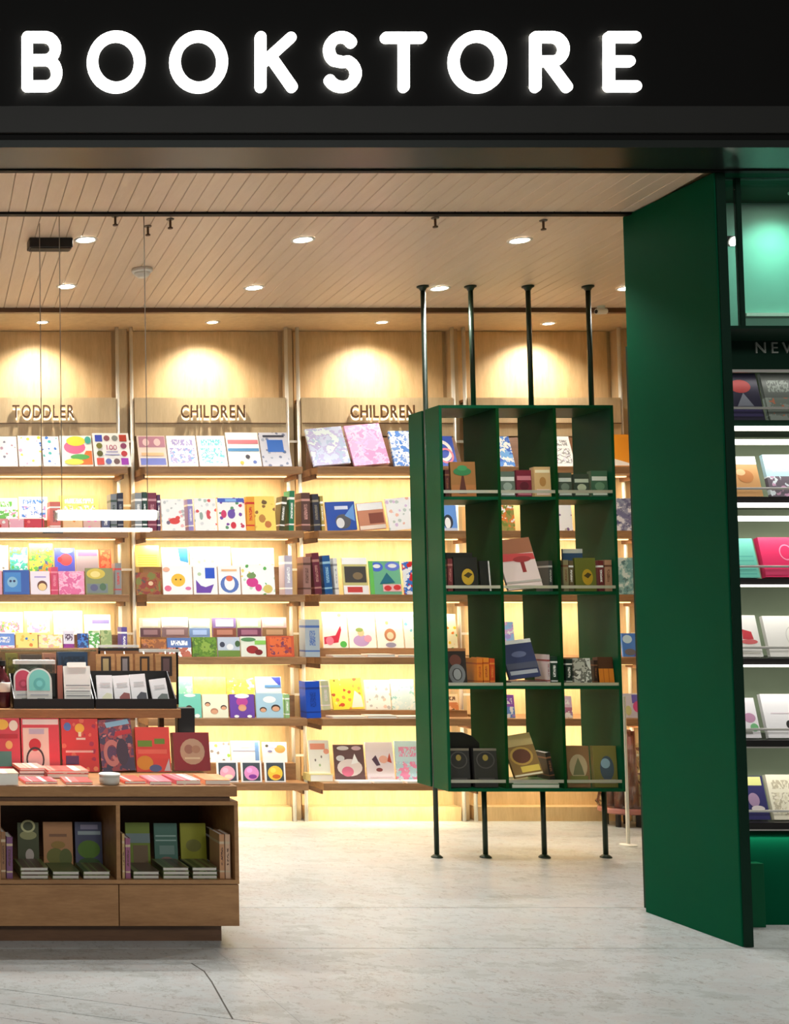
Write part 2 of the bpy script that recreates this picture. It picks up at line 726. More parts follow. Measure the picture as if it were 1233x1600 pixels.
XC, XD = 1.75, -0.3
slab([(XL, 0.7), (XD - g, 0.7), (XD - g, Yj1 - g), (XL, Yj1 - g)])
slab([(XD, off(d1[0], XD) + g), (XC, off(d1[0], XC) + g), (XC, Yj1 - g), (XD, Yj1 - g)])
slab([(XD, off(d2[0], XD) + g), (XC, off(d2[0], XC) + g), (XC, off(d1[0], XC) - g), (XD, off(d1[0], XD) - g)])
slab([(XD, off(d3[0], XD) + g), (XC, off(d3[0], XC) + g), (XC, off(d2[0], XC) - g), (XD, off(d2[0], XD) - g)])
slab([(XD, 0.7), (XC, 0.7), (XC, off(d3[0], XC) - g), (XD, off(d3[0], XD) - g)])
slab([(XC + 0.001, 0.7), (XR, 0.7), (XR, Yj1 - g), (XC + 0.001, Yj1 - g)])
crk = [PZ(298, 1505, 0), PZ(318, 1518, 0), PZ(330, 1535, 0), PZ(345, 1562, 0), PZ(362, 1592, 0)]
cb_ = MB()
for a, b in zip(crk, crk[1:]):
    cb_.slab([(a.x, a.y), (b.x, b.y), (b.x + 0.007, b.y), (a.x + 0.006, a.y)], 0.0, 0.0006)
o = cb_.build('stone_crack', 'grout', floor)
o['label'] = 'thin dark crack wandering across the pale stone'

# ------------------------------------------------------------------ walls
wb = structure(MB().box(X_LW, X_RW + 0.1, Y_WALL, Y_WALL + 0.1, 0, Z_SOF + 0.1).build('wall_back', 'upper_wood'))
structure(MB().box(X_RW, X_RW + 0.1, 6.75, Y_WALL, 0, Z_SOF + 0.1).build('wall_right', 'wall_tan'))
structure(MB().box(X_LW - 0.1, X_LW, Y_FIN, Y_WALL + 0.1, 0, Z_SOF + 0.1).build('wall_left', 'wall_tan'))
fin = structure(MB().box(X_FIN, X_FIN2, Y_FIN, Y_FINB, 0, Z_C - 0.004).build('wall_entrance', 'green_paint', bevel=0.003),
                'dark green painted fin wall closing the right side of the entrance')
# dark edge strip on the front of the fin
MB().box(X_FIN + 0.006, X_FIN2 - 0.002, Y_FIN - 0.006, Y_FIN - 0.0005, 0.002, Z_C - 0.01).build('edge_strip', 'green_dark', fin)
# fascia above the opening
fas = structure(MB().box(X_LW - 1.4, 8.0, Y_FAS, Y_FIN + 0.0, Z_C + 0.035, Z_TOP).build('wall_front', 'fascia_black'))
zb0, zb1 = P(600, 210, Y_FAS).z, P(600, 168, Y_FAS).z
structure(MB().box(X_LW - 1.4, 8.0, Y_FAS - 0.02, Y_FAS - 0.001, zb0, zb1).build('trim_1', 'band_charcoal', bevel=0.003))
structure(MB().box(X_LW - 1.4, 8.0, Y_FAS + 0.004, Y_FIN - 0.03, Z_C, Z_C + 0.034).build('trim_2', 'soffit_metal'))
structure(MB().box(X_LW - 1.4, 8.0, Y_FIN - 0.028, Y_FIN + 0.005, Z_C - 0.006, Z_C + 0.034).build('trim_3', 'black_metal'))
structure(MB().box(X_LW, X_FIN2, Y_TRACK - 0.02, Y_TRACK + 0.02, Z_C - 0.012, Z_C + 0.03).build('trim_4', 'black_metal'))
structure(MB().box(X_LW, X_RW, Y_CEND, Y_CEND + 0.04, Z_C - 0.03, Z_C + 0.04).build('trim_5', 'slant_wood'))

# ceiling of narrow planks, each one its own board
ceil = structure(MB().box(X_LW, X_RW, Y_FIN + 0.006, Y_CEND, Z_C + 0.022, Z_C + 0.06).build('ceiling', 'upper_wood'))
pitch = 0.084
y_a0, y_a1 = Y_FIN + 0.008, Y_TRACK - 0.022
y_b0, y_b1 = Y_TRACK + 0.022, Y_CEND - 0.002


SKEW = 0.09            # the boards run slightly askew to the shop front


def plank_mesh(L):
    m = MB()
    w = pitch - 0.002
    pts = [(-w / 2, 0.02), (-w / 2, 0.002), (-w / 2 + 0.0025, 0), (w / 2 - 0.0025, 0), (w / 2, 0.002), (w / 2, 0.02)]
    m.prism(pts, -L / 2, L / 2)
    m.v = [(a + SKEW * b, b, c) for a, b, c in m.v]
    return m.mesh('ceiling_plank', 'plank_wood')


pm_a, pm_b = plank_mesh(y_a1 - y_a0), plank_mesh(y_b1 - y_b0)
x = X_LW + 0.05
while x < X_RW - 0.04:
    for me, y0, y1 in ((pm_a, y_a0, y_a1), (pm_b, y_b0, y_b1)):
        xx = x + SKEW * ((y0 + y1) / 2 - (y_a0 + y_a1) / 2)
        if (y0 < Y_TRACK and x > X_FIN + 0.02) or xx > X_RW - 0.15:
            continue
        o = bpy.data.objects.new('ceiling_plank', me)
        COL.objects.link(o)
        o.parent = ceil
        o.location = (xx, (y0 + y1) / 2, Z_C)
    x += pitch
structure(MB().box(X_LW, X_RW, Y_CEND + 0.042, Y_WALL, Z_SOF, Z_SOF + 0.05).build('ceiling', 'upper_wood'),
          'pale wood soffit over the bookshelves')

# ------------------------------------------------------------------ BOOKSTORE sign
Y_SG = Y_FAS - 0.018
sign = thing('shop_sign', (P(520, 143, Y_SG).x, Y_SG, P(520, 143, Y_SG).z), 'glowing white BOOKSTORE letters mounted across the black fascia', 'sign')
sy0, sy1 = Y_SG, Y_FAS - 0.004
ST = 17.0     # stroke width in photo pixels at this depth


def stroke(mb, pts, closed=False):
    w = ST / 2
    n = len(pts)
    for i in range(n - (0 if closed else 1)):
        a, b = Vector(pts[i]), Vector(pts[(i + 1) % n])
        d = (b - a).normalized()
        nn = Vector((-d.y, d.x)) * w
        q = [a + nn, b + nn, b - nn, a - nn]
        mb.append([tuple(v) for v in q])
    for p in pts:
        mb.append([(p[0] + w * math.cos(t * math.pi / 8), p[1] + w * math.sin(t * math.pi / 8)) for t in range(16)])


def letter(polys, quads_only=None):
    mb = MB()
    for k, poly in enumerate(polys):
        pts = []
        for (qx, qy) in poly:
            p = P(qx, qy, Y_SG)
            pts.append((p.x, p.z))
        ar = sum(pts[i][0] * pts[(i + 1) % len(pts)][1] - pts[(i + 1) % len(pts)][0] * pts[i][1] for i in range(len(pts)))
        if ar < 0:
            pts.reverse()
        mb.prism(pts, sy0 + 0.0003 * (k % 3), sy1)
    return mb.build('letter', 'sign_glow', sign)


def ring(cx, cy, rx, ry, t, a0=0, a1=360, n=36):
    out = []
    for i in range(n):
        p, q = R(a0 + (a1 - a0) * i / n), R(a0 + (a1 - a0) * (i + 1) / n)
        o1 = (cx + rx * math.cos(p), cy - ry * math.sin(p))
        o2 = (cx + rx * math.cos(q), cy - ry * math.sin(q))
        i2 = (cx + (rx - t) * math.cos(q), cy - (ry - t) * math.sin(q))
        i1 = (cx + (rx - t) * math.cos(p), cy - (ry - t) * math.sin(p))
        out.append([o1, o2, i2, i1])
    return out


def arc(cx, cy, rx, ry, a0, a1, n=12):
    return [(cx + rx * math.cos(R(a0 + (a1 - a0) * i / n)), cy - ry * math.sin(R(a0 + (a1 - a0) * i / n))) for i in range(n + 1)]


def strokes(*lines):
    out = []
    for l in lines:
        stroke(out, l)
    return out


# B O O K S T O R E
letter(strokes([(43, 57), (43, 134)], [(43, 57), (70, 57)] + arc(70, 75, 17, 18, 80, -80) + [(43, 93)],
               [(43, 93), (72, 93)] + arc(72, 113.5, 17, 20.5, 80, -80) + [(43, 134)]))
letter(ring(182, 96, 45.5, 48.5, 17))
letter(ring(311, 96, 45.5, 48.5, 17))
letter(strokes([(408, 57), (408, 135)], [(455, 58), (412, 97)], [(424, 88), (457, 135)]))
letter(strokes(arc(534, 77, 19, 20, 35, 180) + arc(534, 77, 19, 20, 200, 235) + [(536, 96)] + arc(535, 114, 22, 21, 65, -150)))
letter(strokes([(604, 58), (659, 58)], [(632, 60), (632, 135)]))
letter(ring(747, 96, 45.5, 48.5, 17))
letter(strokes([(838, 57), (838, 135)], [(838, 57), (864, 57)] + arc(864, 76, 18, 19, 80, -80) + [(840, 95)], [(858, 96), (887, 135)]))
letter(strokes([(953, 57), (953, 134)], [(953, 57), (994, 57)], [(953, 95), (985, 95)], [(953, 134), (995, 134)]))

# ------------------------------------------------------------------ ceiling lamps


def downlight(px, py, z, mat, watts, label, target_dy, angle, r=0.05, color=WARM, group=None, blend=0.6):
    p = PZ(px, py, z)
    t = thing('downlight', (p.x, p.y, z), label, 'light', group)
    h = MB()
    n = 24
    b = 0
    for rr, zz in ((r + 0.014, z - 0.001), (r + 0.012, z - 0.006), (r, z - 0.006), (r - 0.004, z - 0.0015)):
        for i in range(n):
            a = 2 * math.pi * i / n
            h.v.append((p.x + rr * math.cos(a), p.y + rr * math.sin(a), zz))
    for k in range(3):
        for i in range(n):
            j = (i + 1) % n
            h.face((k * n + j, k * n + i, (k + 1) * n + i, (k + 1) * n + j))
    h.build('trim_ring', 'white_plastic', t, smooth=True)
    MB().lathe(p.x, p.y, [(r - 0.005, z - 0.004), (r - 0.005, z - 0.001)], 24).build('lens', mat, t)
    light('bulb', 'SPOT', (p.x, p.y, z - 0.012), watts, color, t, target=(p.x, p.y + target_dy, z - 2.0),
          spot_size=R(angle), spot_blend=blend, shadow_soft_size=0.04)
    return t


for (px, py, wh) in ((134, 374, 'above the left ceiling box, front row'), (473, 374, 'in middle of the front row'), (812, 375, 'in front row above the green rack')):
    downlight(px, py, Z_C, 'lens_glow', W_DOWN, 'bright round ceiling downlight ' + wh, 0.0, 120, group='plank ceiling downlights')
for (px, py, wh) in ((104, 447, 'leftmost of second row'), (397, 449, 'second from left in second row'), (687, 450, 'second row, between the green rack poles'),
                     (980, 450, 'second row, beside green fin wall')):
    downlight(px, py, Z_C, 'lens_glow', W_DOWN, 'bright round ceiling downlight, ' + wh, 0.0, 120, group='plank ceiling downlights')
for (px, py, wh) in ((66, 503, 'TODDLER bay'), (332, 503, 'left CHILDREN bay'), (597, 503, 'right CHILDREN bay'), (857, 505, 'bay behind the green rack')):
    downlight(px, py, Z_SOF, 'wash_glow', W_WASH, 'small wall-washing downlight in back soffit over ' + wh, 0.5, 125, 0.038, (1, 0.92, 0.78), 'soffit wall washers', 1.0)

# smoke detector
p = PZ(222, 420, Z_C)
t = thing('smoke_detector', (p.x, p.y, Z_C), 'white domed smoke detector on the plank ceiling', 'smoke detector')
MB().lathe(p.x, p.y, [(0.056, Z_C - 0.024), (0.062, Z_C - 0.015), (0.06, Z_C - 0.0005)], 24).build('base', 'white_plastic', t, smooth=True)
MB().lathe(p.x, p.y, [(0.02, Z_C - 0.054), (0.028, Z_C - 0.05), (0.03, Z_C - 0.042), (0.042, Z_C - 0.041), (0.046, Z_C - 0.0245)], 24).build('dome', 'white_plastic', t, smooth=True)
# sprinklers
for (px, py, wh) in ((180, 345, 'left of the white smoke detector'), (266, 350, 'right of the black ceiling box'), (680, 348, 'over the right CHILDREN bay'),
                     (849, 352, 'near the right end of the black track'), (231, 361, 'holding a thin pendant wire')):
    p = PZ(px, py - 8, Z_C)
    t = thing('sprinkler_head', (p.x, p.y, Z_C), 'small brown ceiling sprinkler ' + wh, 'sprinkler', 'ceiling sprinklers')
    MB().lathe(p.x, p.y, [(0.018, Z_C - 0.006), (0.02, Z_C - 0.0005)], 14).build('escutcheon', 'steel_wire', t)
    MB().tube((p.x, p.y, Z_C - 0.045), (p.x, p.y, Z_C - 0.006), 0.006).build('stem', 'brown_letter', t)
    MB().lathe(p.x, p.y, [(0.013, Z_C - 0.052), (0.013, Z_C - 0.0455)], 12).build('deflector', 'brown_letter', t)
# camera at the back of the ceiling
p = P(932, 480, Y_CEND + 0.0)
t = thing('security_camera', (p.x, Y_CEND - 0.05, Z_C), 'small white security camera under the ceiling edge', 'camera')
MB().lathe(p.x, Y_CEND - 0.05, [(0.02, Z_C - 0.02), (0.026, Z_C - 0.0005)], 16).build('mount', 'white_plastic', t)
MB().tube((p.x - 0.035, Y_CEND - 0.055, Z_C - 0.038), (p.x + 0.035, Y_CEND - 0.045, Z_C - 0.034), 0.02).build('body', 'white_plastic', t)
MB().tube((p.x - 0.037, Y_CEND - 0.0555, Z_C - 0.038), (p.x - 0.0352, Y_CEND - 0.055, Z_C - 0.038), 0.013).build('lens', 'black_plastic', t)

# pendant lamps over the table: black ceiling box, wires, two slim bars of light
p0, p1 = PZ(46, 371, Z_C), PZ(114, 371, Z_C)
t = thing('ceiling_box', ((p0.x + p1.x) / 2, p0.y, Z_C), 'long black power box fixed to plank ceiling above table', 'power box')
MB().box(p0.x, p1.x, p0.y, p0.y + 0.09, Z_C - 0.052, Z_C - 0.0005).build('housing', 'black_plastic', t, bevel=0.004)
MB().box(p0.x + 0.01, p1.x - 0.01, p0.y + 0.01, p0.y + 0.08, Z_C - 0.056, Z_C - 0.0525).build('cover_plate', 'black_metal', t)


def pendant(xa, xb, ytop, ybot, Y, wires, label, caps=()):
    A, B = P(xa, ybot, Y), P(xb, ytop, Y)
    z0, z1 = A.z, B.z
    t = thing('pendant_lamp', ((A.x + B.x) / 2, Y, z0), label, 'lamp', 'pendant bars over the table')
    r = (z1 - z0) / 2
    n = 14
    tube = MB()
    tube.tube((A.x, Y, z0 + r), (B.x, Y, z0 + r), r, n=n)
    tube.build('glowing_tube', 'tube_glow', t, smooth=True)
    for xx in (A.x - 0.012, B.x + 0.0005):
        MB().tube((xx, Y, z0 + r), (xx + 0.0115, Y, z0 + r), r * 0.9, n=n).build('end_cap', 'white_plastic', t)
    for wx in wires:
        w = P(wx, (ytop + ybot) / 2, Y)
        MB().tube((w.x, Y, z1), (w.x, Y, Z_C - 0.0005), 0.0022, n=6).build('wire', 'steel_wire', t)
    for ca, cb2 in caps:
        a, b = P(ca, ybot, Y), P(cb2, ybot, Y)
        MB().box(a.x, b.x, Y - r, Y + r, z0 - 0.008, z0 - 0.0005).build('clip', 'black_metal', t)
    light('tube_light', 'AREA', ((A.x + B.x) / 2, Y, z0 - 0.012), W_PENDANT * (B.x - A.x), WHITE, t, shape='RECTANGLE', size=(B.x - A.x) * 0.95, size_y=0.02)
    return t


pendant(90, 243, 797, 813, 6.45, (97, 231), 'thick glowing white pendant bar hanging nearer over table')
pendant(-180, 234, 825, 831, 6.6, (66, -120), 'long thin white pendant bar just below thicker one', ((67, 98),))

# ------------------------------------------------------------------ bookshelf bays along the back wall
Y_POST = 9.24
Y_SF = 8.95           # front edge of the shelves
LV = [P(330, y, Y_SF).z for y in (729, 829, 929, 1027, 1123, 1224)]   # tops of the six shelves
SH = 0.05
BAYS = [(-59, 183, 'TODDLER bay'), (205, 447, 'left CHILDREN bay'), (465, 707, 'right CHILDREN bay'), (725, 968, 'far right bay')]
z_head0, z_head1 = P(330, 682, Y_POST).z, P(330, 622, Y_POST).z
BX = []


def letters_on(parent, s, xc, Y, z, h, gap=1.18):
    ms = [text_mesh(c, h, 0.016) for c in s]
    kx = 0.66
    tot = (sum(w for _, w in ms) + (len(s) - 1) * h * 0.26) * kx
    x = xc - tot / 2
    for me, w in ms:
        back = me.copy()
        me.materials.append(MATS['brown_letter'])
        o = bpy.data.objects.new('letter', me)
        COL.objects.link(o)
        o.parent = parent
        o.location = Vector((x, Y - 0.03, z)) - ORG[parent.name]
        back.materials.append(MATS['halo_glow'])
        b = bpy.data.objects.new('letter_halo', back)  # glowing letter copy, set lower, stands in for the lit halo
        COL.objects.link(b)
        b.parent = parent
        b.location = Vector((x + w * 0.08, Y - 0.013, z - h * 0.16)) - ORG[parent.name]
        o.scale = (kx, 1, 1)
        b.scale = (kx, 0.7, 0.92)
        x += (w + h * 0.26) * kx


for k, (xa, xb, ph) in enumerate(BAYS):
    xl, xr = P(xa, 560, Y_POST).x, P(xb, 560, Y_POST).x
    BX.append((xl, xr))
    lab = {0: 'tall wooden bookshelf bay under TODDLER letters', 1: 'wooden bookshelf bay under CHILDREN letters, next to TODDLER bay',
           2: 'wooden bookshelf bay under CHILDREN letters, partly behind green rack', 3: 'wooden bookshelf bay mostly hidden behind the green rack'}[k]
    u = thing('bookshelf_bay', ((xl + xr) / 2, Y_WALL, 0), lab, 'bookshelf', 'bookshelf bays along back wall')
    zp = P(330, 516, Y_POST).z
    for xx in (xl, xr):
        MB().tube((xx, Y_POST, 0.0), (xx, Y_POST, Z_SOF - 0.001), 0.013, n=14).build('post', 'chrome', u, smooth=True)
    MB().box(xl + 0.015, xr - 0.015, Y_WALL - 0.02, Y_WALL - 0.001, 0.1, Z_SOF - 0.004).build('back_panel', 'back_wood', u)
    # header: raised board with a ledge on top and the lettering on its face
    hd = MB().box(xl + 0.016, xr - 0.016, Y_POST - 0.02, Y_POST + 0.0, z_head0, z_head1).build('header_board', 'upper_wood', u)
    MB().box(xl + 0.016, xr - 0.016, Y_POST + 0.0005, Y_WALL - 0.021, z_head1 - 0.02, z_head1).build('ledge', 'shelf_wood', u)
    MB().box(xl + 0.016, xr - 0.016, Y_POST - 0.026, Y_POST - 0.0205, P(330, 662, Y_POST).z - 0.003, P(330, 662, Y_POST).z + 0.003).build('groove_strip', 'slant_wood', hd)
    if k < 3:
        cx = P({0: 66, 1: 330, 2: 594}[k], 645, Y_POST).x
        letters_on(hd, 'TODDLER' if k == 0 else 'CHILDREN', cx, Y_POST - 0.02, P(330, 654, Y_POST).z, 0.098)
    for i, z in enumerate(LV):
        if k == 3 and i == 5:
            continue
        s = MB().box(xl + 0.016, xr - 0.004, Y_SF, Y_WALL - 0.021, z - SH, z).build('shelf', 'shelf_wood', u, bevel=0.003)
        MB().box(xl + 0.06, xr - 0.06, Y_SF + 0.16, Y_SF + 0.185, z - SH - 0.008, z - SH - 0.0005).build('led_strip', 'led_glow', s)
        light('led_light', 'AREA', ((xl + xr) / 2, Y_SF + 0.17, z - SH - 0.012), W_LED, LEDC, u, target=((xl + xr) / 2, Y_SF + 0.32, z - SH - 0.4),
              shape='RECTANGLE', size=xr - xl - 0.12, size_y=0.03)
        # bracket arms carrying the shelf off the posts
        for xx in (xl + 0.016, xr - 0.03):
            MB().box(xx, xx + 0.012, Y_SF + 0.05, Y_POST, z - SH - 0.03, z - SH - 0.0005).build('bracket', 'slant_wood', s)
    # slanted display board of the top shelf
    z = LV[0]
    sb = MB()
    prof = [(Y_SF + 0.135, z + 0.0005), (Y_SF + 0.25, z + 0.0005), (Y_SF + 0.25, z + 0.24)]
    b0 = len(sb.v)
    for xx in (xl + 0.03, xr - 0.02):
        sb.v += [(xx, a, b) for a, b in prof]
    for f in ((0, 1, 2), (5, 4, 3), (0, 3, 4, 1), (1, 4, 5, 2), (2, 5, 3, 0)):
        sb.face(f)
    sb.build('slanted_rest', 'slant_wood', u)
    MB().box(xl + 0.016, xr - 0.016, Y_SF + 0.3, Y_WALL - 0.021, 0.0, 0.1).build('plinth', 'back_wood', u)
# wood columns between the bays
for i in range(4):
    a = BX[i][1]
    b = BX[i + 1][0] if i < 3 else BX[i][1] + 0.11
    MB().box(a + 0.02, b - 0.02, Y_WALL - 0.09, Y_WALL, 0.0, Z_SOF - 0.001).build('column_panel', 'upper_wood', wb)
    for y in (690, 790, 890, 990, 1085, 1180):
        zz = P(330, y, Y_POST).z
        MB().box(a + 0.013, b - 0.013, Y_POST - 0.006, Y_POST + 0.006, zz - 0.008, zz + 0.008).build('cross_bar', 'chrome', wb)

RISERS = {}


def riser(bay, level, ybase, Yf, depth=0.12, mat='shelf_wood'):
    """step on a shelf that lifts the back row of books"""
    xl, xr = BX[bay]
    z = P(330, ybase, Yf).z
    par = [o for o in bpy.data.objects if o.name.startswith('bookshelf_bay')]
    par.sort(key=lambda o: o.location.x)
    o = MB().box(xl + 0.04, xr - 0.03, Yf - 0.01, Yf + depth, LV[level] + 0.0005, z).build('riser', mat, par[bay])
    return z


W_, CR, BK = (250, 249, 246), (246, 238, 214), (24, 20, 22)
RED, ORG_, YEL, GRN, BLU, NAV, PUR, PNK, TEA, BRN, GRY, LIL = ((214, 40, 44), (238, 138, 48), (250, 220, 70), (90, 170, 80), (60, 120, 205), (34, 46, 96), (122, 70, 160),
                                                        (240, 130, 170), (70, 180, 180), (130, 84, 56), (150, 150, 152), (170, 160, 214))
SKIN = (224, 168, 130)
Yr = Y_SF + 0.05
GT, GA, GB, GD = 'books in the TODDLER bay', 'books in the left CHILDREN bay', 'books in the right CHILDREN bay', 'books in the far right bay'


def face_art(cu, cv, r, hair=(60, 40, 30), skin=SKIN):
    return [('e', cu, cv + r * 0.12, r, r * 0.85, hair), ('e', cu, cv - r * 0.08, r * 0.8, r * 0.62, skin)]


# ---- TODDLER bay
hundred = []
gc = [(60, 80, 190), (150, 90, 100), (140, 145, 140), (190, 60, 40), (150, 70, 110), (190, 50, 60), (150, 30, 170), (110, 80, 80), (100, 110, 180), (210, 80, 70), (90, 90, 40), (120, 120, 50)]
gp = [(0, 3), (1, 3), (2, 3), (3, 3), (3, 2), (3, 1), (3, 0), (2, 0), (1, 0), (0, 0), (0, 1), (0, 2)]
for (i, j), c in zip(gp, gc):
    u0, v0 = 0.06 + i * 0.225, 0.04 + j * 0.235
    if (i, j) in ((0, 3), (3, 3), (3, 0), (0, 0)):
        hundred.append(('r', u0, v0, u0 + 0.2, v0 + 0.2, c))
    else:
        hundred.append(('e', u0 + 0.1, v0 + 0.1, 0.085, 0.085, c))
hundred += [('t', '100', 0.5, 0.48, 0.16, (170, 60, 110)), ('r', 0.3, 0.32, 0.7, 0.36, (170, 170, 205)), ('r', 0.34, 0.4, 0.66, 0.44, (170, 170, 205))]
fruit = [('e', 0.45, 0.62, 0.34, 0.22, (240, 110, 150)), ('e', 0.5, 0.82, 0.3, 0.16, YEL), ('p', [(0.55, 0.05), (0.98, 0.05), (0.98, 0.5), (0.8, 0.5)], (244, 120, 60)),
         ('e', 0.6, 0.3, 0.3, 0.09, (90, 170, 90)), ('e', 0.4, 0.14, 0.3, 0.1, (240, 220, 90)), ('e', 0.88, 0.85, 0.1, 0.12, (70, 170, 160))]
ph = 'TODDLER bay top shelf'
row([(-40, 29, 683, 'blots', (W_, (70, 70, 80), (130, 130, 150), (190, 150, 170)), 'white book printed with tiny grey animals'),
     (30, 67, 682, 'blots', (W_, YEL, BLU, (240, 170, 200)), 'white book with yellow and blue spots'),
     (68, 95, 683, 'blots', (W_, BLU, TEA, (200, 220, 240)), 'narrow white book with blue drops'),
     (96, 147, 682, 'plain', ((236, 244, 236),), 'bright fruit-coloured picture book', {'art': fruit}),
     (148, 206, 678, 'plain', (W_,), 'white 100 book with a grid of coloured tiles', {'art': hundred})],
    Y_SF + 0.03, LV[0], ph, GT, lean=20)
ph = 'second shelf of TODDLER bay'
zr = riser(0, 1, 813, Y_SF + 0.18)
row([(-30, 29, 779, 'half', ((240, 246, 240), (230, 240, 250), GRN, PNK), 'white and green picture book'),
     (30, 76, 777, 'title', (W_, BLU, PNK, (190, 210, 240)), 'white book with pink-blue title'),
     (93, 155, 775, 'title', ((250, 236, 110), W_, (250, 226, 80), (150, 140, 60)), 'yellow picture book with white top')],
    Y_SF + 0.19, zr, 'back row, ' + ph, GT, lean=9)
row([(-20, 14, 811, 'blots', ((236, 150, 160), W_, RED), 'low pale pink board book'),
     (15, 38, 811, 'blots', ((244, 180, 200), W_, PNK), 'low pink board book'),
     (38, 70, 811, 'blots', ((214, 56, 80), (240, 120, 120), RED), 'low red board book'),
     (78, 95, 784, 'spine', ((226, 120, 110), W_, (70, 80, 90)), 'coral-coloured thick book spine', {'spine_out': True}),
     (99, 130, 808, 'blots', ((240, 200, 150), RED, ORG_), 'low cream board book with orange dots'),
     (131, 158, 808, 'blots', ((220, 180, 170), PNK, BLU), 'low rosy board book'),
     (159, 172, 800, 'spine', ((90, 96, 130), W_), 'slate blue book spine', {'spine_out': True}),
     (173, 183, 772, 'spine', ((130, 134, 140), (60, 80, 70)), 'tall grey book spine', {'spine_out': True}),
     (184, 193, 770, 'spine', ((30, 34, 58), GRY), 'tall navy book spine', {'spine_out': True})],
    Yr, LV[1], ph, GT, lean=8)
ph = 'third shelf of TODDLER bay'
zr = riser(0, 2, 893, Y_SF + 0.18)
row([(-25, 14, 853, 'blots', (W_, YEL, GRY), 'white and yellow picture book'),
     (16, 44, 856, 'scene', ((230, 240, 240), TEA, GRN, (120, 200, 210)), 'white book with teal jungle animals'),
     (46, 84, 850, 'scene', ((230, 230, 90), GRN, ORG_, (60, 90, 140)), 'lime, orange and navy picture book'),
     (86, 118, 857, 'plain', ((72, 84, 200),), 'blue book with red face', {'art': [('e', 0.55, 0.5, 0.32, 0.26, (232, 70, 80)), ('e', 0.6, 0.88, 0.3, 0.1, (120, 190, 230)), ('e', 0.25, 0.5, 0.12, 0.12, (214, 50, 60))]}),
     (119, 155, 860, 'plain', ((160, 146, 160),), 'mauve book with pink band', {'art': [('r', 0.1, 0.72, 0.95, 0.9, (226, 100, 150))]}),
     (156, 175, 858, 'frame', ((226, 70, 44), (240, 120, 80), (226, 70, 44)), 'small red-orange book')],
    Y_SF + 0.19, zr, 'back row, ' + ph, GT, lean=8)
row([(-28, 4, 892, 'blots', ((240, 170, 190), W_, RED), 'pink spotted picture book'),
     (5, 47, 891, 'plain', ((44, 92, 176),), 'blue book with pale robot', {'art': [('r', 0.05, 0.1, 0.68, 0.9, (70, 140, 210)), ('e', 0.35, 0.5, 0.2, 0.22, (140, 190, 220)), ('e', 0.28, 0.54, 0.05, 0.05, NAV), ('e', 0.42, 0.54, 0.05, 0.05, NAV)]}),
     (48, 79, 893, 'plain', ((246, 236, 246),), 'white book with brown-haired child', {'art': [('r', 0.2, 0.72, 0.8, 0.78, (180, 160, 220))] + face_art(0.6, 0.34, 0.26, (110, 60, 50), (250, 214, 150))}),
     (80, 91, 886, 'spine', ((222, 84, 120), (240, 150, 170)), 'deep pink book spine', {'spine_out': True}),
     (92, 133, 893, 'scene', ((246, 150, 190), (250, 190, 214), (230, 110, 160), (246, 160, 196)), 'candy pink picture book'),
     (134, 178, 888, 'plain', ((136, 140, 92),), 'olive book with golden lion', {'art': [('e', 0.38, 0.78, 0.34, 0.2, (216, 190, 80)), ('e', 0.36, 0.76, 0.18, 0.12, (240, 220, 140)), ('r', 0.05, 0.05, 0.8, 0.4, (120, 130, 130)), ('e', 0.3, 0.25, 0.14, 0.13, (96, 96, 130)), ('e', 0.62, 0.28, 0.12, 0.14, (80, 110, 80))]}),
     (180, 190, 880, 'spine', ((140, 140, 140), (200, 80, 80)), 'grey book spine', {'spine_out': True})],
    Yr, LV[2], ph, GT, lean=7)
ph = 'fourth shelf of TODDLER bay'
zr = riser(0, 3, 992, Y_SF + 0.18)
row([(-30, 37, 957, 'title', (W_, PNK, GRN, YEL), 'white book with pink title'),
     (38, 83, 956, 'frame', ((246, 240, 150), W_, LIL, (180, 220, 150)), 'white book in yellow-green frame'),
     (84, 130, 955, 'title', (W_, (250, 200, 210), (250, 226, 220), W_), 'white book with faint pink print'),
     (132, 174, 961, 'plain', (W_,), 'white book with violet title band', {'art': [('r', 0.3, 0.55, 0.95, 0.75, (140, 130, 200)), ('r', 0.0, 0.86, 0.92, 1.0, (250, 250, 250))]})],
    Y_SF + 0.19, zr, 'back row, ' + ph, GT, lean=8)
row([(-25, 24, 990, 'half', ((110, 150, 226), (240, 170, 200), W_, W_), 'blue and pink book with white moon'),
     (25, 60, 989, 'blots', ((252, 232, 130), ORG_, BLU, (240, 200, 80)), 'yellow book with orange spots'),
     (61, 99, 992, 'scene', ((250, 240, 170), CR, (240, 226, 130), (240, 180, 160)), 'pale yellow picture book'),
     (100, 117, 985, 'half', ((226, 220, 232), (150, 40, 140), (90, 60, 90), (130, 30, 130)), 'small white and purple book'),
     (122, 139, 990, 'scene', ((40, 60, 120), BLU, NAV, (70, 140, 200)), 'small navy book'),
     (140, 157, 986, 'scene', ((226, 236, 220), GRN, W_, (180, 200, 150)), 'small white and green book'),
     (158, 176, 985, 'scene', ((150, 170, 110), (180, 190, 130), (120, 150, 90), GRY), 'small sage green book'),
     (190, 199, 980, 'spine', ((96, 80, 150), W_), 'violet book spine', {'spine_out': True})],
    Yr, LV[3], ph, GT, lean=7)

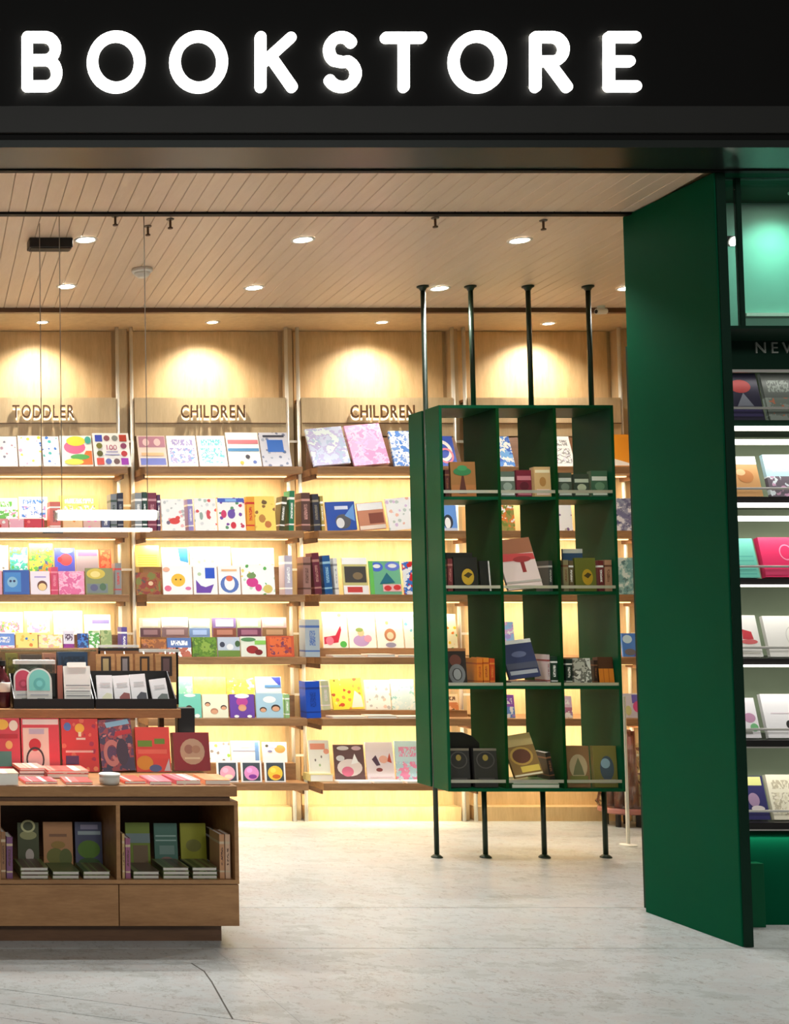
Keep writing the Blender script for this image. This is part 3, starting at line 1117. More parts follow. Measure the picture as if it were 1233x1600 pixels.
# ---- left CHILDREN bay
ph = 'top shelf, left CHILDREN bay'
row([(218, 263, 682, 'plain', ((236, 214, 200),), 'rose, cream and blue striped magazine', {'art': [('r', 0.05, 0.62, 0.98, 0.97, (190, 130, 150)), ('r', 0.05, 0.04, 0.95, 0.26, (110, 120, 200)), ('e', 0.3, 0.78, 0.12, 0.12, (236, 200, 200)), ('e', 0.7, 0.78, 0.12, 0.12, (236, 200, 200)), ('r', 0.1, 0.34, 0.9, 0.44, (240, 190, 140))]}),
     (264, 311, 682, 'title', (W_, LIL, (235, 220, 240), (120, 180, 230)), 'white book with lilac title'),
     (312, 357, 682, 'title', (W_, (120, 210, 220), W_, (210, 235, 235)), 'white book with turquoise words'),
     (358, 410, 677, 'plain', (W_,), 'white book with red and blue bands', {'art': [('r', 0.04, 0.66, 0.98, 0.78, (216, 130, 140)), ('r', 0.02, 0.44, 0.98, 0.53, (90, 150, 200)), ('e', 0.6, 0.28, 0.07, 0.06, (80, 80, 90)), ('e', 0.8, 0.12, 0.06, 0.05, (110, 130, 200)), ('e', 0.4, 0.1, 0.06, 0.05, (240, 200, 90))]}),
     (411, 457, 677, 'blots', ((206, 208, 220), (120, 130, 160), (160, 170, 190), (90, 110, 150)), 'grey book with blue square', {'art': [('r', 0.24, 0.42, 0.8, 0.78, (52, 110, 200)), ('r', 0.12, 0.86, 0.86, 0.92, (60, 64, 80))]})],
    Y_SF + 0.03, LV[0], ph, GA, lean=20)
ph = 'second shelf, left CHILDREN bay'
row([(211, 222, 770, 'spine', ((140, 146, 150), W_), 'grey book spine', {'spine_out': True}),
     (223, 230, 769, 'spine', ((34, 70, 62), W_), 'dark green book spine', {'spine_out': True}),
     (231, 245, 770, 'spine', ((122, 44, 70), (200, 140, 150)), 'thick maroon book spine', {'spine_out': True}),
     (246, 251, 773, 'spine', ((84, 50, 90), W_), 'thin purple book spine', {'spine_out': True}),
     (253, 290, 780, 'blots', (W_, (190, 190, 190), (220, 226, 226), (240, 180, 180)), 'white book with red crab', {'art': [('e', 0.55, 0.3, 0.24, 0.1, (222, 70, 66)), ('e', 0.7, 0.4, 0.1, 0.06, (222, 70, 66)), ('e', 0.28, 0.25, 0.08, 0.06, (120, 110, 130))]}),
     (295, 303, 780, 'spine', ((150, 140, 204), W_), 'lilac book spine', {'spine_out': True, 'roll': -2}),
     (305, 340, 779, 'blots', (W_, (220, 90, 90), (180, 200, 190), (226, 226, 226)), 'white book with tiny red figures', {'art': [('e', 0.62, 0.5, 0.08, 0.14, (220, 80, 90)), ('e', 0.3, 0.45, 0.08, 0.12, (150, 170, 160))]}),
     (341, 385, 778, 'blots', (W_, PUR, (200, 60, 90), (90, 150, 110)), 'white alphabet book with blue header', {'art': [('r', 0.02, 0.86, 0.98, 0.98, (70, 96, 196)), ('r', 0.3, 0.88, 0.7, 0.96, (140, 190, 240)), ('e', 0.5, 0.5, 0.14, 0.14, (110, 80, 170)), ('e', 0.22, 0.5, 0.1, 0.12, (214, 60, 110)), ('e', 0.55, 0.16, 0.1, 0.1, (214, 50, 70))]}),
     (386, 398, 776, 'spine', ((240, 170, 60), RED), 'orange and red book spine', {'spine_out': True}),
     (399, 432, 776, 'blots', ((250, 222, 110), (150, 100, 50), (220, 160, 70), (240, 200, 90)), 'yellow book with brown bears', {'art': [('e', 0.5, 0.82, 0.13, 0.06, (110, 80, 40)), ('e', 0.35, 0.35, 0.16, 0.12, (190, 130, 60)), ('e', 0.62, 0.18, 0.16, 0.1, (200, 120, 60))]}),
     (436, 444, 776, 'spine', ((70, 70, 44), W_), 'leaning dark olive book spine', {'spine_out': True, 'roll': 6}),
     (451, 459, 767, 'spine', ((40, 120, 84), W_), 'leaning green book spine', {'spine_out': True, 'roll': 2})],
    Yr, LV[1], ph, GA, lean=8)
ph = 'third shelf, left CHILDREN bay'
zr = riser(1, 2, 886, Y_SF + 0.18)
row([(212, 250, 853, 'lines', ((252, 226, 120), (246, 190, 60), W_), 'yellow striped picture book'),
     (253, 296, 856, 'plain', (W_,), 'white book with blue corner', {'art': [('p', [(0.68, 0.3), (0.98, 0.2), (0.98, 0.98), (0.6, 0.98)], (60, 140, 200)), ('r', 0.1, 0.6, 0.5, 0.66, (190, 190, 220))]}),
     (297, 362, 855, 'blots', (W_, (250, 220, 190), (240, 236, 230), (250, 200, 180)), 'wide white book, pale orange print'),
     (363, 430, 857, 'blots', (W_, (250, 200, 190), (236, 236, 230), (210, 236, 210)), 'wide white book, faint pink print')],
    Y_SF + 0.19, zr, 'back row, ' + ph, GA, lean=7)
row([(213, 252, 895, 'scene', ((120, 120, 50), (150, 90, 40), (140, 50, 40), (90, 70, 60)), 'brown and moss green book', {'art': [('e', 0.6, 0.45, 0.2, 0.2, (150, 60, 40)), ('e', 0.6, 0.5, 0.1, 0.1, (226, 190, 150))]}),
     (255, 302, 883, 'plain', (W_,), 'white book with smiling orange sun', {'art': [('e', 0.52, 0.48, 0.24, 0.22, (250, 190, 60)), ('e', 0.16, 0.2, 0.12, 0.1, (226, 110, 140)), ('e', 0.85, 0.2, 0.1, 0.06, (220, 120, 170)), ('e', 0.44, 0.5, 0.03, 0.03, (90, 60, 40)), ('e', 0.6, 0.5, 0.03, 0.03, (90, 60, 40)), ('e', 0.12, 0.84, 0.12, 0.08, (244, 180, 150))]}),
     (303, 341, 884, 'plain', (W_,), 'white book with purple cat', {'art': [('r', 0.5, 0.55, 0.9, 0.92, (40, 84, 200)), ('p', [(0.1, 0.05), (0.7, 0.05), (0.85, 0.35), (0.5, 0.25), (0.3, 0.3), (0.1, 0.5)], (110, 70, 170)), ('e', 0.25, 0.7, 0.08, 0.06, (190, 210, 170))]}),
     (342, 377, 884, 'plain', (W_,), 'white book with navy bird', {'art': [('e', 0.5, 0.35, 0.42, 0.3, (90, 120, 190)), ('e', 0.5, 0.38, 0.24, 0.24, W_), ('e', 0.5, 0.55, 0.16, 0.1, (226, 110, 80)), ('r', 0.15, 0.8, 0.85, 0.87, (240, 190, 140))]}),
     (378, 431, 882, 'blots', (W_, GRN, (240, 220, 120), (200, 226, 200)), 'white book with magenta flower', {'art': [('e', 0.32, 0.4, 0.18, 0.16, (214, 60, 140)), ('e', 0.3, 0.62, 0.14, 0.1, (120, 150, 90)), ('e', 0.5, 0.22, 0.1, 0.12, (214, 60, 140)), ('e', 0.78, 0.18, 0.14, 0.14, (220, 200, 110))]}),
     (445, 457, 868, 'spine', ((190, 180, 194), W_), 'pale grey-lilac book spine', {'spine_out': True})],
    Yr, LV[2], ph, GA, lean=6)
ph = 'fourth shelf, left CHILDREN bay'
zr = riser(1, 3, 996, Y_SF + 0.18)
bb = [(219, 252, 966, (236, 230, 206), (96, 66, 76), 'cream and plum'), (253, 295, 965, (244, 236, 240), (120, 96, 104), 'white and taupe'), (296, 329, 967, (206, 226, 236), (110, 140, 200), 'pale blue'),
      (333, 370, 966, (140, 120, 190), (120, 70, 60), 'violet-framed'), (371, 409, 966, (190, 216, 190), (96, 50, 84), 'mint and plum'), (410, 449, 965, (244, 214, 222), (130, 100, 70), 'pink and brown')]
row([(a, b, y, 'plain', (c1,), c2n + ' boxed set', {'t': 0.03, 'name': 'boxed_book_set', 'art': [('r', 0.0, 0.0, 1.0, 0.48, c2), ('r', 0.12, 0.55, 0.88, 0.92, (250, 248, 244)), ('r', 0.16, 0.12, 0.84, 0.38, tuple(min(255, v + 50) for v in c2))]})
     for a, b, y, c1, c2, c2n in bb], Y_SF + 0.19, zr, 'back row, ' + ph, GA, lean=3)
row([(222, 261, 999, 'scene', ((150, 90, 56), (190, 120, 60), (120, 70, 50), (170, 110, 90)), 'brown farm picture book'),
     (262, 300, 997, 'half', ((90, 120, 180), (190, 110, 90), W_, (170, 80, 70)), 'blue and brick-red book'),
     (301, 340, 996, 'scene', ((110, 150, 50), (90, 130, 40), (140, 170, 70), (80, 110, 50)), 'grass green picture book'),
     (341, 376, 996, 'plain', ((190, 200, 214),), 'grey sky book with green meadow', {'art': [('r', 0.0, 0.0, 1.0, 0.32, (110, 140, 60)), ('e', 0.2, 0.62, 0.12, 0.14, (60, 64, 80)), ('e', 0.55, 0.5, 0.16, 0.16, (236, 236, 236)), ('e', 0.9, 0.66, 0.12, 0.16, (70, 100, 60))]}),
     (377, 417, 995, 'plain', ((226, 230, 214),), 'pale book with red tractor', {'art': [('e', 0.45, 0.35, 0.24, 0.2, (160, 40, 44)), ('e', 0.7, 0.22, 0.16, 0.14, (120, 30, 36)), ('r', 0.55, 0.6, 1.0, 0.8, (140, 200, 90)), ('e', 0.3, 0.85, 0.3, 0.1, (90, 140, 90))]}),
     (418, 461, 994, 'frame', ((206, 90, 56), (226, 110, 60), (180, 70, 50), (120, 60, 90)), 'orange-red picture book')],
    Yr, LV[3], ph, GA, lean=5, thick=0.02)
ph = 'fifth shelf, left CHILDREN bay'
zr = riser(1, 4, 1086, Y_SF + 0.18)
row([(279, 302, 1058, 'scene', ((150, 230, 200), (170, 240, 214), (140, 220, 190), (200, 240, 226)), 'mint green book'),
     (303, 354, 1058, 'scene', ((214, 240, 120), (240, 244, 130), (200, 236, 120), (190, 200, 130)), 'lime yellow book'),
     (355, 399, 1060, 'scene', ((250, 244, 110), (250, 240, 90), (246, 236, 100), CR), 'bright yellow book'),
     (400, 441, 1058, 'plain', ((196, 216, 240),), 'pale blue book with navy corner', {'art': [('p', [(0.6, 0.98), (0.98, 0.4), (0.98, 0.98)], (60, 70, 180)), ('r', 0.15, 0.62, 0.75, 0.74, W_), ('r', 0.35, 0.4, 0.95, 0.54, (90, 140, 200))]})],
    Y_SF + 0.19, zr, 'back row, ' + ph, GA, lean=7)
row([(280, 316, 1084, 'plain', ((120, 206, 184),), 'aqua book with one small child', {'art': face_art(0.45, 0.36, 0.16) + [('e', 0.5, 0.92, 0.26, 0.07, W_), ('e', 0.8, 0.08, 0.12, 0.08, W_)]}),
     (317, 358, 1085, 'plain', ((244, 244, 214),), 'cream book with three children', {'art': face_art(0.2, 0.56, 0.11) + face_art(0.45, 0.26, 0.15, (190, 130, 100)) + face_art(0.82, 0.42, 0.12)}),
     (360, 399, 1085, 'plain', ((112, 70, 166),), 'purple book with a baby', {'art': [('e', 0.5, 0.68, 0.24, 0.2, (190, 70, 150)), ('e', 0.5, 0.92, 0.3, 0.1, W_)] + face_art(0.5, 0.4, 0.17, (224, 150, 120)) + [('e', 0.25, 0.06, 0.1, 0.06, W_), ('e', 0.78, 0.06, 0.1, 0.06, W_)]}),
     (401, 444, 1084, 'plain', ((176, 210, 226),), 'light blue book with two children', {'art': [('e', 0.5, 0.75, 0.24, 0.14, W_)] + face_art(0.25, 0.32, 0.13) + face_art(0.72, 0.38, 0.17)}),
     (446, 453, 1085, 'spine', ((150, 190, 130), W_), 'leaf green book spine', {'spine_out': True})],
    Yr, LV[4], ph, GA, lean=6)
ph = 'bottom shelf, left CHILDREN bay'
zr = riser(1, 5, 1192, Y_SF + 0.18)
row([(326, 361, 1160, 'blots', (W_, (150, 200, 90), (140, 130, 130), (220, 220, 240)), 'white book with green foot'),
     (362, 408, 1158, 'plain', (W_,), 'white book with lilac-blue bars', {'art': [('r', 0.05, 0.5, 0.9, 0.56, (150, 150, 190)), ('r', 0.82, 0.05, 0.96, 0.95, (110, 150, 210)), ('e', 0.5, 0.78, 0.3, 0.1, (240, 214, 226))]}),
     (411, 450, 1160, 'plain', ((246, 240, 246),), 'white book with orange fruit', {'art': [('e', 0.72, 0.66, 0.22, 0.2, (240, 160, 90)), ('e', 0.4, 0.8, 0.2, 0.12, (226, 190, 240)), ('e', 0.18, 0.82, 0.07, 0.07, (80, 80, 70)), ('e', 0.3, 0.55, 0.1, 0.05, (120, 120, 170))]})],
    Y_SF + 0.19, zr, 'back row, ' + ph, GA, lean=7)
for xa, xb, c, d, nm in ((339, 373, (244, 170, 190), (250, 230, 200), 'pink dome'), (377, 410, (236, 150, 206), (140, 60, 160), 'purple ball'), (414, 447, (250, 206, 70), (226, 110, 40), 'yellow ball')):
    k = {339: 0, 377: 1, 414: 2}[xa]
    A, B = P(xa, 1205, Yr), P(xb, 1205, Yr)
    h = P(xa, 1189, Yr).z - LV[5]
    book(((A.x + B.x) / 2, Yr, LV[5]), (B.x - A.x) * 0.97, h, 0.012, 'white card box with %s in dark window, bottom shelf, left CHILDREN bay' % nm, 'plain', (W_,), name='toy_card_box', cat='toy', group=GA, lean=6,
         art=[('r', 0.08, 0.06, 0.92, 0.9, (70, 78, 86)), ('e', 0.5, 0.42, 0.36, 0.34, c), ('e', 0.55, 0.26, 0.2, 0.1, d), ('e', 0.4, 0.55, 0.14, 0.12, tuple(min(255, v + 25) for v in c))])

# ---- right CHILDREN bay
ph = 'top shelf, right CHILDREN bay'
row([(490, 549, 672, 'scene', ((206, 216, 244), (190, 186, 230), (226, 240, 246), (180, 200, 230)), 'pale blue and lilac large book', {'roll': -5, 't': 0.02}),
     (553, 610, 667, 'scene', ((248, 180, 224), (250, 206, 236), (240, 160, 210), (226, 190, 240)), 'large pink picture book', {'roll': -5, 't': 0.02}),
     (616, 664, 675, 'scene', ((120, 160, 226), W_, (90, 140, 220), (200, 214, 240)), 'blue and white large book', {'t': 0.02}),
     (676, 716, 683, 'plain', ((48, 84, 196),), 'royal blue book with white ring', {'t': 0.02, 'art': [('o', 0.5, 0.5, 0.4, 0.36, 0.68, (245, 245, 245)), ('o', 0.62, 0.34, 0.3, 0.26, 0.75, (240, 140, 160))]})],
    Y_SF + 0.03, LV[0], ph, GB, lean=20)
ph = 'second shelf, right CHILDREN bay'
row([(471, 485, 770, 'spine', ((92, 62, 56), (200, 150, 140)), 'thick dark brown book spine', {'spine_out': True}),
     (491, 501, 772, 'spine', ((52, 52, 66), (150, 140, 120)), 'leaning charcoal book spine', {'spine_out': True, 'roll': -3}),
     (503, 508, 775, 'spine', ((170, 150, 80), W_), 'leaning mustard book spine', {'spine_out': True, 'roll': -3}),
     (512, 559, 785, 'plain', ((48, 84, 170),), 'blue book with grey bear', {'roll': -2, 'art': [('e', 0.55, 0.3, 0.26, 0.26, (90, 90, 96)), ('e', 0.45, 0.25, 0.14, 0.18, (226, 226, 226)), ('r', 0.3, 0.72, 0.75, 0.84, (220, 226, 244)), ('p', [(0.62, 0.5), (0.95, 0.3), (0.95, 0.9)], (110, 160, 220))]}),
     (563, 605, 787, 'plain', ((206, 140, 110),), 'peach and brown photo book', {'roll': -5, 'art': [('r', 0.0, 0.72, 0.98, 0.98, W_), ('r', 0.4, 0.22, 0.95, 0.6, (140, 76, 60)), ('r', 0.0, 0.02, 0.98, 0.16, (246, 226, 206))]}),
     (609, 650, 780, 'blots', (W_, (240, 190, 170), (200, 210, 200), (226, 200, 226)), 'white book with pastel specks', {'roll': -5}),
     (690, 716, 790, 'plain', ((110, 160, 230),), 'sky blue penguin book', {'art': [('e', 0.45, 0.35, 0.3, 0.28, (40, 46, 60)), ('e', 0.42, 0.3, 0.18, 0.22, W_), ('r', 0.0, 0.0, 1.0, 0.1, (200, 210, 226))]})],
    Yr, LV[1], ph, GB, lean=8)
ph = 'third shelf, right CHILDREN bay'
row([(474, 486, 870, 'spine', ((150, 110, 100), (90, 60, 50)), 'dusty rose book spine', {'spine_out': True}),
     (492, 503, 864, 'spine', ((98, 34, 50), (170, 120, 110)), 'leaning maroon book spine', {'spine_out': True, 'roll': -4}),
     (508, 520, 868, 'spine', ((34, 84, 140), (150, 190, 210)), 'leaning blue book spine', {'spine_out': True, 'roll': -4}),
     (524, 530, 872, 'spine', ((226, 226, 222), GRY), 'leaning white book spine', {'spine_out': True, 'roll': -3}),
     (537, 577, 872, 'plain', ((206, 196, 130),), 'olive-framed dark photo book', {'art': [('r', 0.0, 0.82, 1.0, 1.0, W_), ('r', 0.08, 0.32, 0.94, 0.76, (70, 66, 62)), ('e', 0.6, 0.5, 0.2, 0.1, (130, 110, 80)), ('r', 0.0, 0.0, 1.0, 0.24, (244, 240, 236)), ('r', 0.15, 0.05, 0.75, 0.2, (206, 70, 66))]}),
     (579, 629, 877, 'plain', ((120, 190, 150),), 'green, blue and red picture book', {'art': [('e', 0.25, 0.82, 0.2, 0.14, (80, 110, 214)), ('e', 0.75, 0.84, 0.24, 0.14, (110, 130, 220)), ('e', 0.25, 0.84, 0.12, 0.06, W_), ('e', 0.75, 0.85, 0.14, 0.06, W_), ('p', [(0.3, 0.3), (0.8, 0.35), (0.55, 0.65)], (40, 110, 130)), ('r', 0.4, 0.08, 0.98, 0.3, (240, 190, 190)), ('e', 0.55, 0.18, 0.12, 0.08, (220, 60, 60)), ('e', 0.85, 0.2, 0.12, 0.08, (220, 60, 60)), ('r', 0.0, 0.0, 0.12, 1.0, (110, 200, 90))]}),
     (632, 680, 878, 'scene', ((240, 240, 240), BLU, RED, W_), 'white, blue and red book'),
     (684, 716, 878, 'scene', ((250, 240, 200), YEL, W_, (240, 220, 160)), 'cream and yellow book')],
    Yr, LV[2], ph, GB, lean=8)
ph = 'fourth shelf, right CHILDREN bay'
zr = riser(2, 3, 1013, Y_SF + 0.16, 0.14)
row([(477, 500, 968, 'spine', ((160, 170, 176), (70, 100, 160)), 'thick grey-blue ring binder', {'spine_out': True, 'name': 'ring_binder'})], Y_SF + 0.02, LV[3], ph, GB)
row([(506, 545, 957, 'plain', (W_,), 'white book with red crocodile', {'art': [('p', [(0.02, 0.3), (0.5, 0.35), (0.72, 0.62), (0.75, 0.5), (0.6, 0.15), (0.02, 0.1)], (206, 50, 80)), ('e', 0.25, 0.2, 0.16, 0.12, (240, 130, 160)), ('e', 0.8, 0.1, 0.14, 0.09, (90, 190, 90)), ('e', 0.7, 0.92, 0.08, 0.05, (220, 140, 110))]}),
     (546, 589, 957, 'plain', (W_,), 'white book with purple princess', {'art': [('e', 0.45, 0.2, 0.3, 0.16, (190, 160, 214)), ('e', 0.7, 0.26, 0.14, 0.1, (240, 160, 190)), ('e', 0.45, 0.42, 0.12, 0.1, (244, 200, 160)), ('e', 0.4, 0.5, 0.14, 0.06, (150, 170, 100))]}),
     (590, 632, 957, 'plain', (W_,), 'white book with brown monkey', {'art': [('e', 0.5, 0.36, 0.22, 0.18, (190, 130, 100)), ('e', 0.5, 0.34, 0.13, 0.1, (246, 214, 190)), ('e', 0.5, 0.08, 0.2, 0.07, (150, 150, 180)), ('e', 0.4, 0.7, 0.06, 0.05, (226, 200, 130))]}),
     (633, 680, 957, 'blots', (W_, (120, 190, 220), (190, 220, 140), (110, 110, 180)), 'white book with aqua spots'),
     (684, 716, 960, 'blots', ((250, 248, 214), YEL, GRN, ORG_), 'cream book with yellow splashes')],
    Y_SF + 0.17, zr, 'on riser, ' + ph, GB, lean=8)
ph = 'fifth shelf, right CHILDREN bay'
zr = riser(2, 4, 1110, Y_SF + 0.16, 0.14)
row([(479, 502, 1065, 'spine', ((26, 74, 176), (20, 50, 130)), 'thick bright blue binder', {'spine_out': True, 'roll': -2, 'name': 'ring_binder'})], Y_SF + 0.02, LV[4], ph, GB)
row([(505, 517, 1064, 'spine', ((214, 226, 190), W_), 'pale green book spine', {'spine_out': True, 'roll': -4, 'depth': 0.12}),
     (521, 570, 1062, 'blots', ((250, 236, 80), (240, 160, 80), (190, 90, 60), (250, 240, 150)), 'yellow book with orange animals', {'roll': -3, 'art': [('p', [(0.6, 0.05), (0.98, 0.05), (0.95, 0.4), (0.75, 0.6)], (246, 240, 230)), ('e', 0.3, 0.15, 0.08, 0.06, (206, 80, 50)), ('e', 0.12, 0.95, 0.04, 0.04, (110, 90, 40))]}),
     (572, 612, 1063, 'blots', ((244, 244, 244), (190, 190, 194), (226, 200, 190), (210, 214, 214)), 'white book with grey sketches'),
     (613, 650, 1062, 'scene', ((214, 234, 240), (226, 240, 244), (160, 210, 214), W_), 'pale aqua picture book'),
     (690, 718, 1085, 'half', ((250, 220, 180), (226, 140, 90), (120, 80, 60), (246, 200, 160)), 'peach book with dark figure')],
    Y_SF + 0.17, zr, 'on riser, ' + ph, GB, lean=8)
for lv, nm in ((3, 'fourth'), (4, 'fifth')):
    z = LV[lv]
    for i, (xa, xb) in enumerate(((520, 572), (575, 618), (622, 665))):
        A, B = P(xa, 1020 if lv == 3 else 1118, Y_SF + 0.01), P(xb, 1020, Y_SF + 0.01)
        book(((A.x + B.x) / 2, Y_SF + 0.012, z), (B.x - A.x), 0.1, 0.014 + 0.006 * (i % 2), 'thin pale booklet lying flat, %s from left, %s shelf, right CHILDREN bay' % (ORD[i], nm), 'plain', ((226, 206, 190),),
             name='booklet', flat=True, depth=0.12, yaw=(2, -2, 1)[i], group=GB)
ph = 'bottom shelf, right CHILDREN bay'
row([(484, 517, 1157, 'plain', ((246, 242, 226),), 'cream book with coral heading', {'dz': 0.05, 'art': [('r', 0.08, 0.72, 0.8, 0.9, (244, 160, 130)), ('e', 0.3, 0.4, 0.04, 0.04, (130, 120, 110)), ('e', 0.6, 0.5, 0.04, 0.04, (150, 130, 110)), ('e', 0.5, 0.25, 0.05, 0.04, (170, 190, 140)), ('e', 0.85, 0.66, 0.14, 0.08, (244, 170, 140))]}),
     (524, 572, 1164, 'plain', ((110, 84, 84),), 'dark book with white hen and pink flower', {'art': [('e', 0.5, 0.36, 0.42, 0.24, (240, 226, 220)), ('p', [(0.55, 0.45), (0.8, 0.5), (0.68, 0.75)], W_), ('e', 0.42, 0.25, 0.2, 0.14, (226, 120, 150)), ('e', 0.2, 0.62, 0.14, 0.08, (220, 220, 220)), ('e', 0.3, 0.9, 0.2, 0.06, (226, 220, 220)), ('e', 0.75, 0.9, 0.16, 0.06, (220, 190, 200))]}),
     (574, 618, 1160, 'plain', ((248, 236, 240),), 'white book with fox and bird', {'art': [('p', [(0.2, 0.55), (0.35, 0.66), (0.5, 0.4), (0.36, 0.38)], (90, 70, 90)), ('p', [(0.75, 0.5), (0.92, 0.45), (0.86, 0.72)], (200, 90, 70)), ('e', 0.62, 0.55, 0.16, 0.1, (246, 190, 170)), ('e', 0.45, 0.28, 0.12, 0.05, (150, 80, 80)), ('r', 0.1, 0.08, 0.9, 0.1, (230, 200, 210))]}),
     (620, 660, 1158, 'half', ((206, 234, 240), (190, 226, 236), (240, 150, 190), (226, 240, 246)), 'pale aqua book with pink heart')],
    Y_SF + 0.12, LV[5], ph, GB, lean=8)
A, B = P(484, 1205, Y_SF + 0.1), P(520, 1205, Y_SF + 0.1)
book(((A.x + B.x) / 2, Y_SF + 0.09, LV[5]), B.x - A.x, 0.1, 0.0495, 'thick flat book under the cream book with coral heading', 'plain', ((200, 190, 130),), name='bound_book', flat=True, depth=0.14, group=GB)
for i, (xa, xb) in enumerate(((530, 580), (584, 630), (636, 690))):
    A, B = P(xa, 1225, Y_SF + 0.01), P(xb, 1225, Y_SF + 0.01)
    book(((A.x + B.x) / 2, Y_SF + 0.005, LV[5]), (B.x - A.x), 0.1, 0.012, 'white leaflet lying flat, %s from left, bottom shelf, right CHILDREN bay' % ORD[i], 'plain', ((236, 230, 226),), name='booklet', flat=True, depth=0.1, yaw=(-2, 1, 2)[i], group=GB)

# ---- far right bay, glimpsed past and through the green rack
row([(764, 806, 683, 'scene', ((90, 150, 230), W_, (120, 180, 240), (60, 110, 210)), 'blue and white large book'),
     (860, 900, 683, 'title', (W_, GRY, W_, (230, 230, 240)), 'white large book'),
     (945, 1000, 680, 'plain', ((238, 156, 44),), 'orange book with white foot', {'roll': 0, 'art': [('p', [(0.0, 0.02), (0.95, 0.02), (0.0, 0.34)], (246, 240, 226))]})],
    Y_SF + 0.03, LV[0], 'top shelf, far right bay', GD, lean=20)
row([(776, 806, 790, 'scene', ((160, 150, 80), (226, 130, 60), W_, (120, 140, 60)), 'olive and orange book'),
     (866, 896, 786, 'blots', (W_, (120, 90, 140), (200, 190, 170)), 'white book with plum spots'),
     (960, 997, 779, 'scene', ((110, 114, 150), (150, 156, 180), (226, 226, 230), (90, 94, 130)), 'grey-blue photo book', {'t': 0.02})],
    Yr, LV[1], 'second shelf, far right bay', GD, lean=6)
row([(966, 1002, 872, 'scene', ((100, 150, 150), (140, 180, 176), (200, 216, 210), (80, 120, 120)), 'teal-grey photo book', {'t': 0.02})],
    Yr, LV[2], 'third shelf, far right bay', GD, lean=6)
row([(780, 806, 972, 'scene', ((160, 200, 240), (226, 180, 226), W_, (180, 160, 226)), 'pale blue and pink book'),
     (974, 1003, 990, 'plain', ((70, 130, 214),), 'blue and violet picture book', {'art': [('p', [(0.6, 0.0), (1.0, 0.0), (1.0, 1.0)], (110, 80, 170)), ('e', 0.3, 0.75, 0.26, 0.18, (190, 226, 244)), ('e', 0.4, 0.2, 0.3, 0.14, (110, 110, 120))]})],
    Yr, LV[3], 'fourth shelf, far right bay', GD, lean=6)
row([(782, 806, 1086, 'half', ((150, 90, 190), (110, 150, 214), W_, (190, 150, 210)), 'purple and blue book'),
     (872, 896, 1088, 'half', ((226, 200, 220), (190, 120, 150), W_, (170, 150, 190)), 'pale pink book'),
     (976, 1011, 1084, 'plain', ((206, 206, 220),), 'lilac and magenta picture book', {'art': [('r', 0.4, 0.6, 0.9, 0.95, (110, 100, 190)), ('e', 0.68, 0.45, 0.26, 0.24, (214, 80, 140)), ('e', 0.2, 0.3, 0.14, 0.2, (200, 200, 140))]})],
    Yr, LV[4], 'fifth shelf, far right bay', GD, lean=6)

# ------------------------------------------------------------------ green hanging rack on four poles
YK = PZ(805, 1340, 0).y               # line of the poles
YK0, YK1 = YK - 0.2, YK + 0.2
xk0 = 0.5 * (P(686, 634, YK0).x + P(700, 1237, YK0).x)
xk1 = 0.5 * (P(959, 634, YK0).x + P(977, 1237, YK0).x)
zk0, zk1 = P(830, 1237, YK0).z, P(830, 633, YK0).z
rack = thing('display_rack', ((xk0 + xk1) / 2, YK, 0), 'dark green open-backed book rack held on slim floor-to-ceiling poles', 'rack')
TH = 0.018
gap = 0.042
# left and right ends: two leaves with a slot for the pole between them
MB().box(xk0, xk0 + TH, YK0, YK - gap / 2, zk0, zk1).build('side_panel', 'green_rack', rack, bevel=0.0015)
MB().box(xk0, xk0 + TH, YK + gap / 2, YK1, zk0, zk1).build('side_panel', 'green_rack', rack, bevel=0.0015)
MB().box(xk0 + 0.033, xk0 + 0.038, YK - gap / 2 - 0.004, YK + gap / 2 + 0.004, zk0 + TH, zk1 - TH).build('slot_strip', 'green_dark', rack)
MB().box(xk1 - TH, xk1, YK0, YK1, zk0, zk1).build('side_panel', 'green_rack', rack, bevel=0.0015)
cw = (xk1 - xk0 - TH) / 3
cx = [xk0 + cw * i for i in range(4)]
rz = [P(830, y, YK0).z for y in (783, 931, 1080)]
zs = [zk0 + TH] + [rz[2], rz[1], rz[0]]       # tops of the four shelf boards from below
for i in (1, 2):
    MB().box(cx[i], cx[i] + TH, YK0 + 0.002, YK1 - 0.002, zk0 + TH + 0.0005, zk1 - TH - 0.0005).build('divider', 'green_olive', rack)
MB().box(xk0 + TH + 0.0005, xk1 - TH - 0.0005, YK0, YK1, zk0, zk0 + TH).build('bottom_board', 'green_rack', rack)
MB().box(xk0 + TH + 0.0005, xk1 - TH - 0.0005, YK0, YK1, zk1 - TH, zk1).build('top_board', 'green_rack', rack)
zsh = [P(830, 776, YK0).z, P(830, 924, YK0).z, P(830, 1072, YK0).z]
for z in zsh:
    for i in range(3):
        MB().box(cx[i] + TH + 0.0005, cx[i + 1] - 0.0005, YK0, YK1, z - TH, z).build('shelf', 'green_rack', rack)
zfl = [zk0 + TH, zsh[2], zsh[1], zsh[0]]
for z, yr_ in zip(reversed(zfl), (768, 917, 1069, 1221)):
    zr_ = P(830, yr_, YK0).z
    for i in range(3):
        MB().box(cx[i] + TH + 0.0005, cx[i + 1] - 0.0005, YK0 + 0.003, YK0 + 0.008, zr_ - 0.009, zr_ + 0.009).build('guard_rail', 'steel_rail', rack)
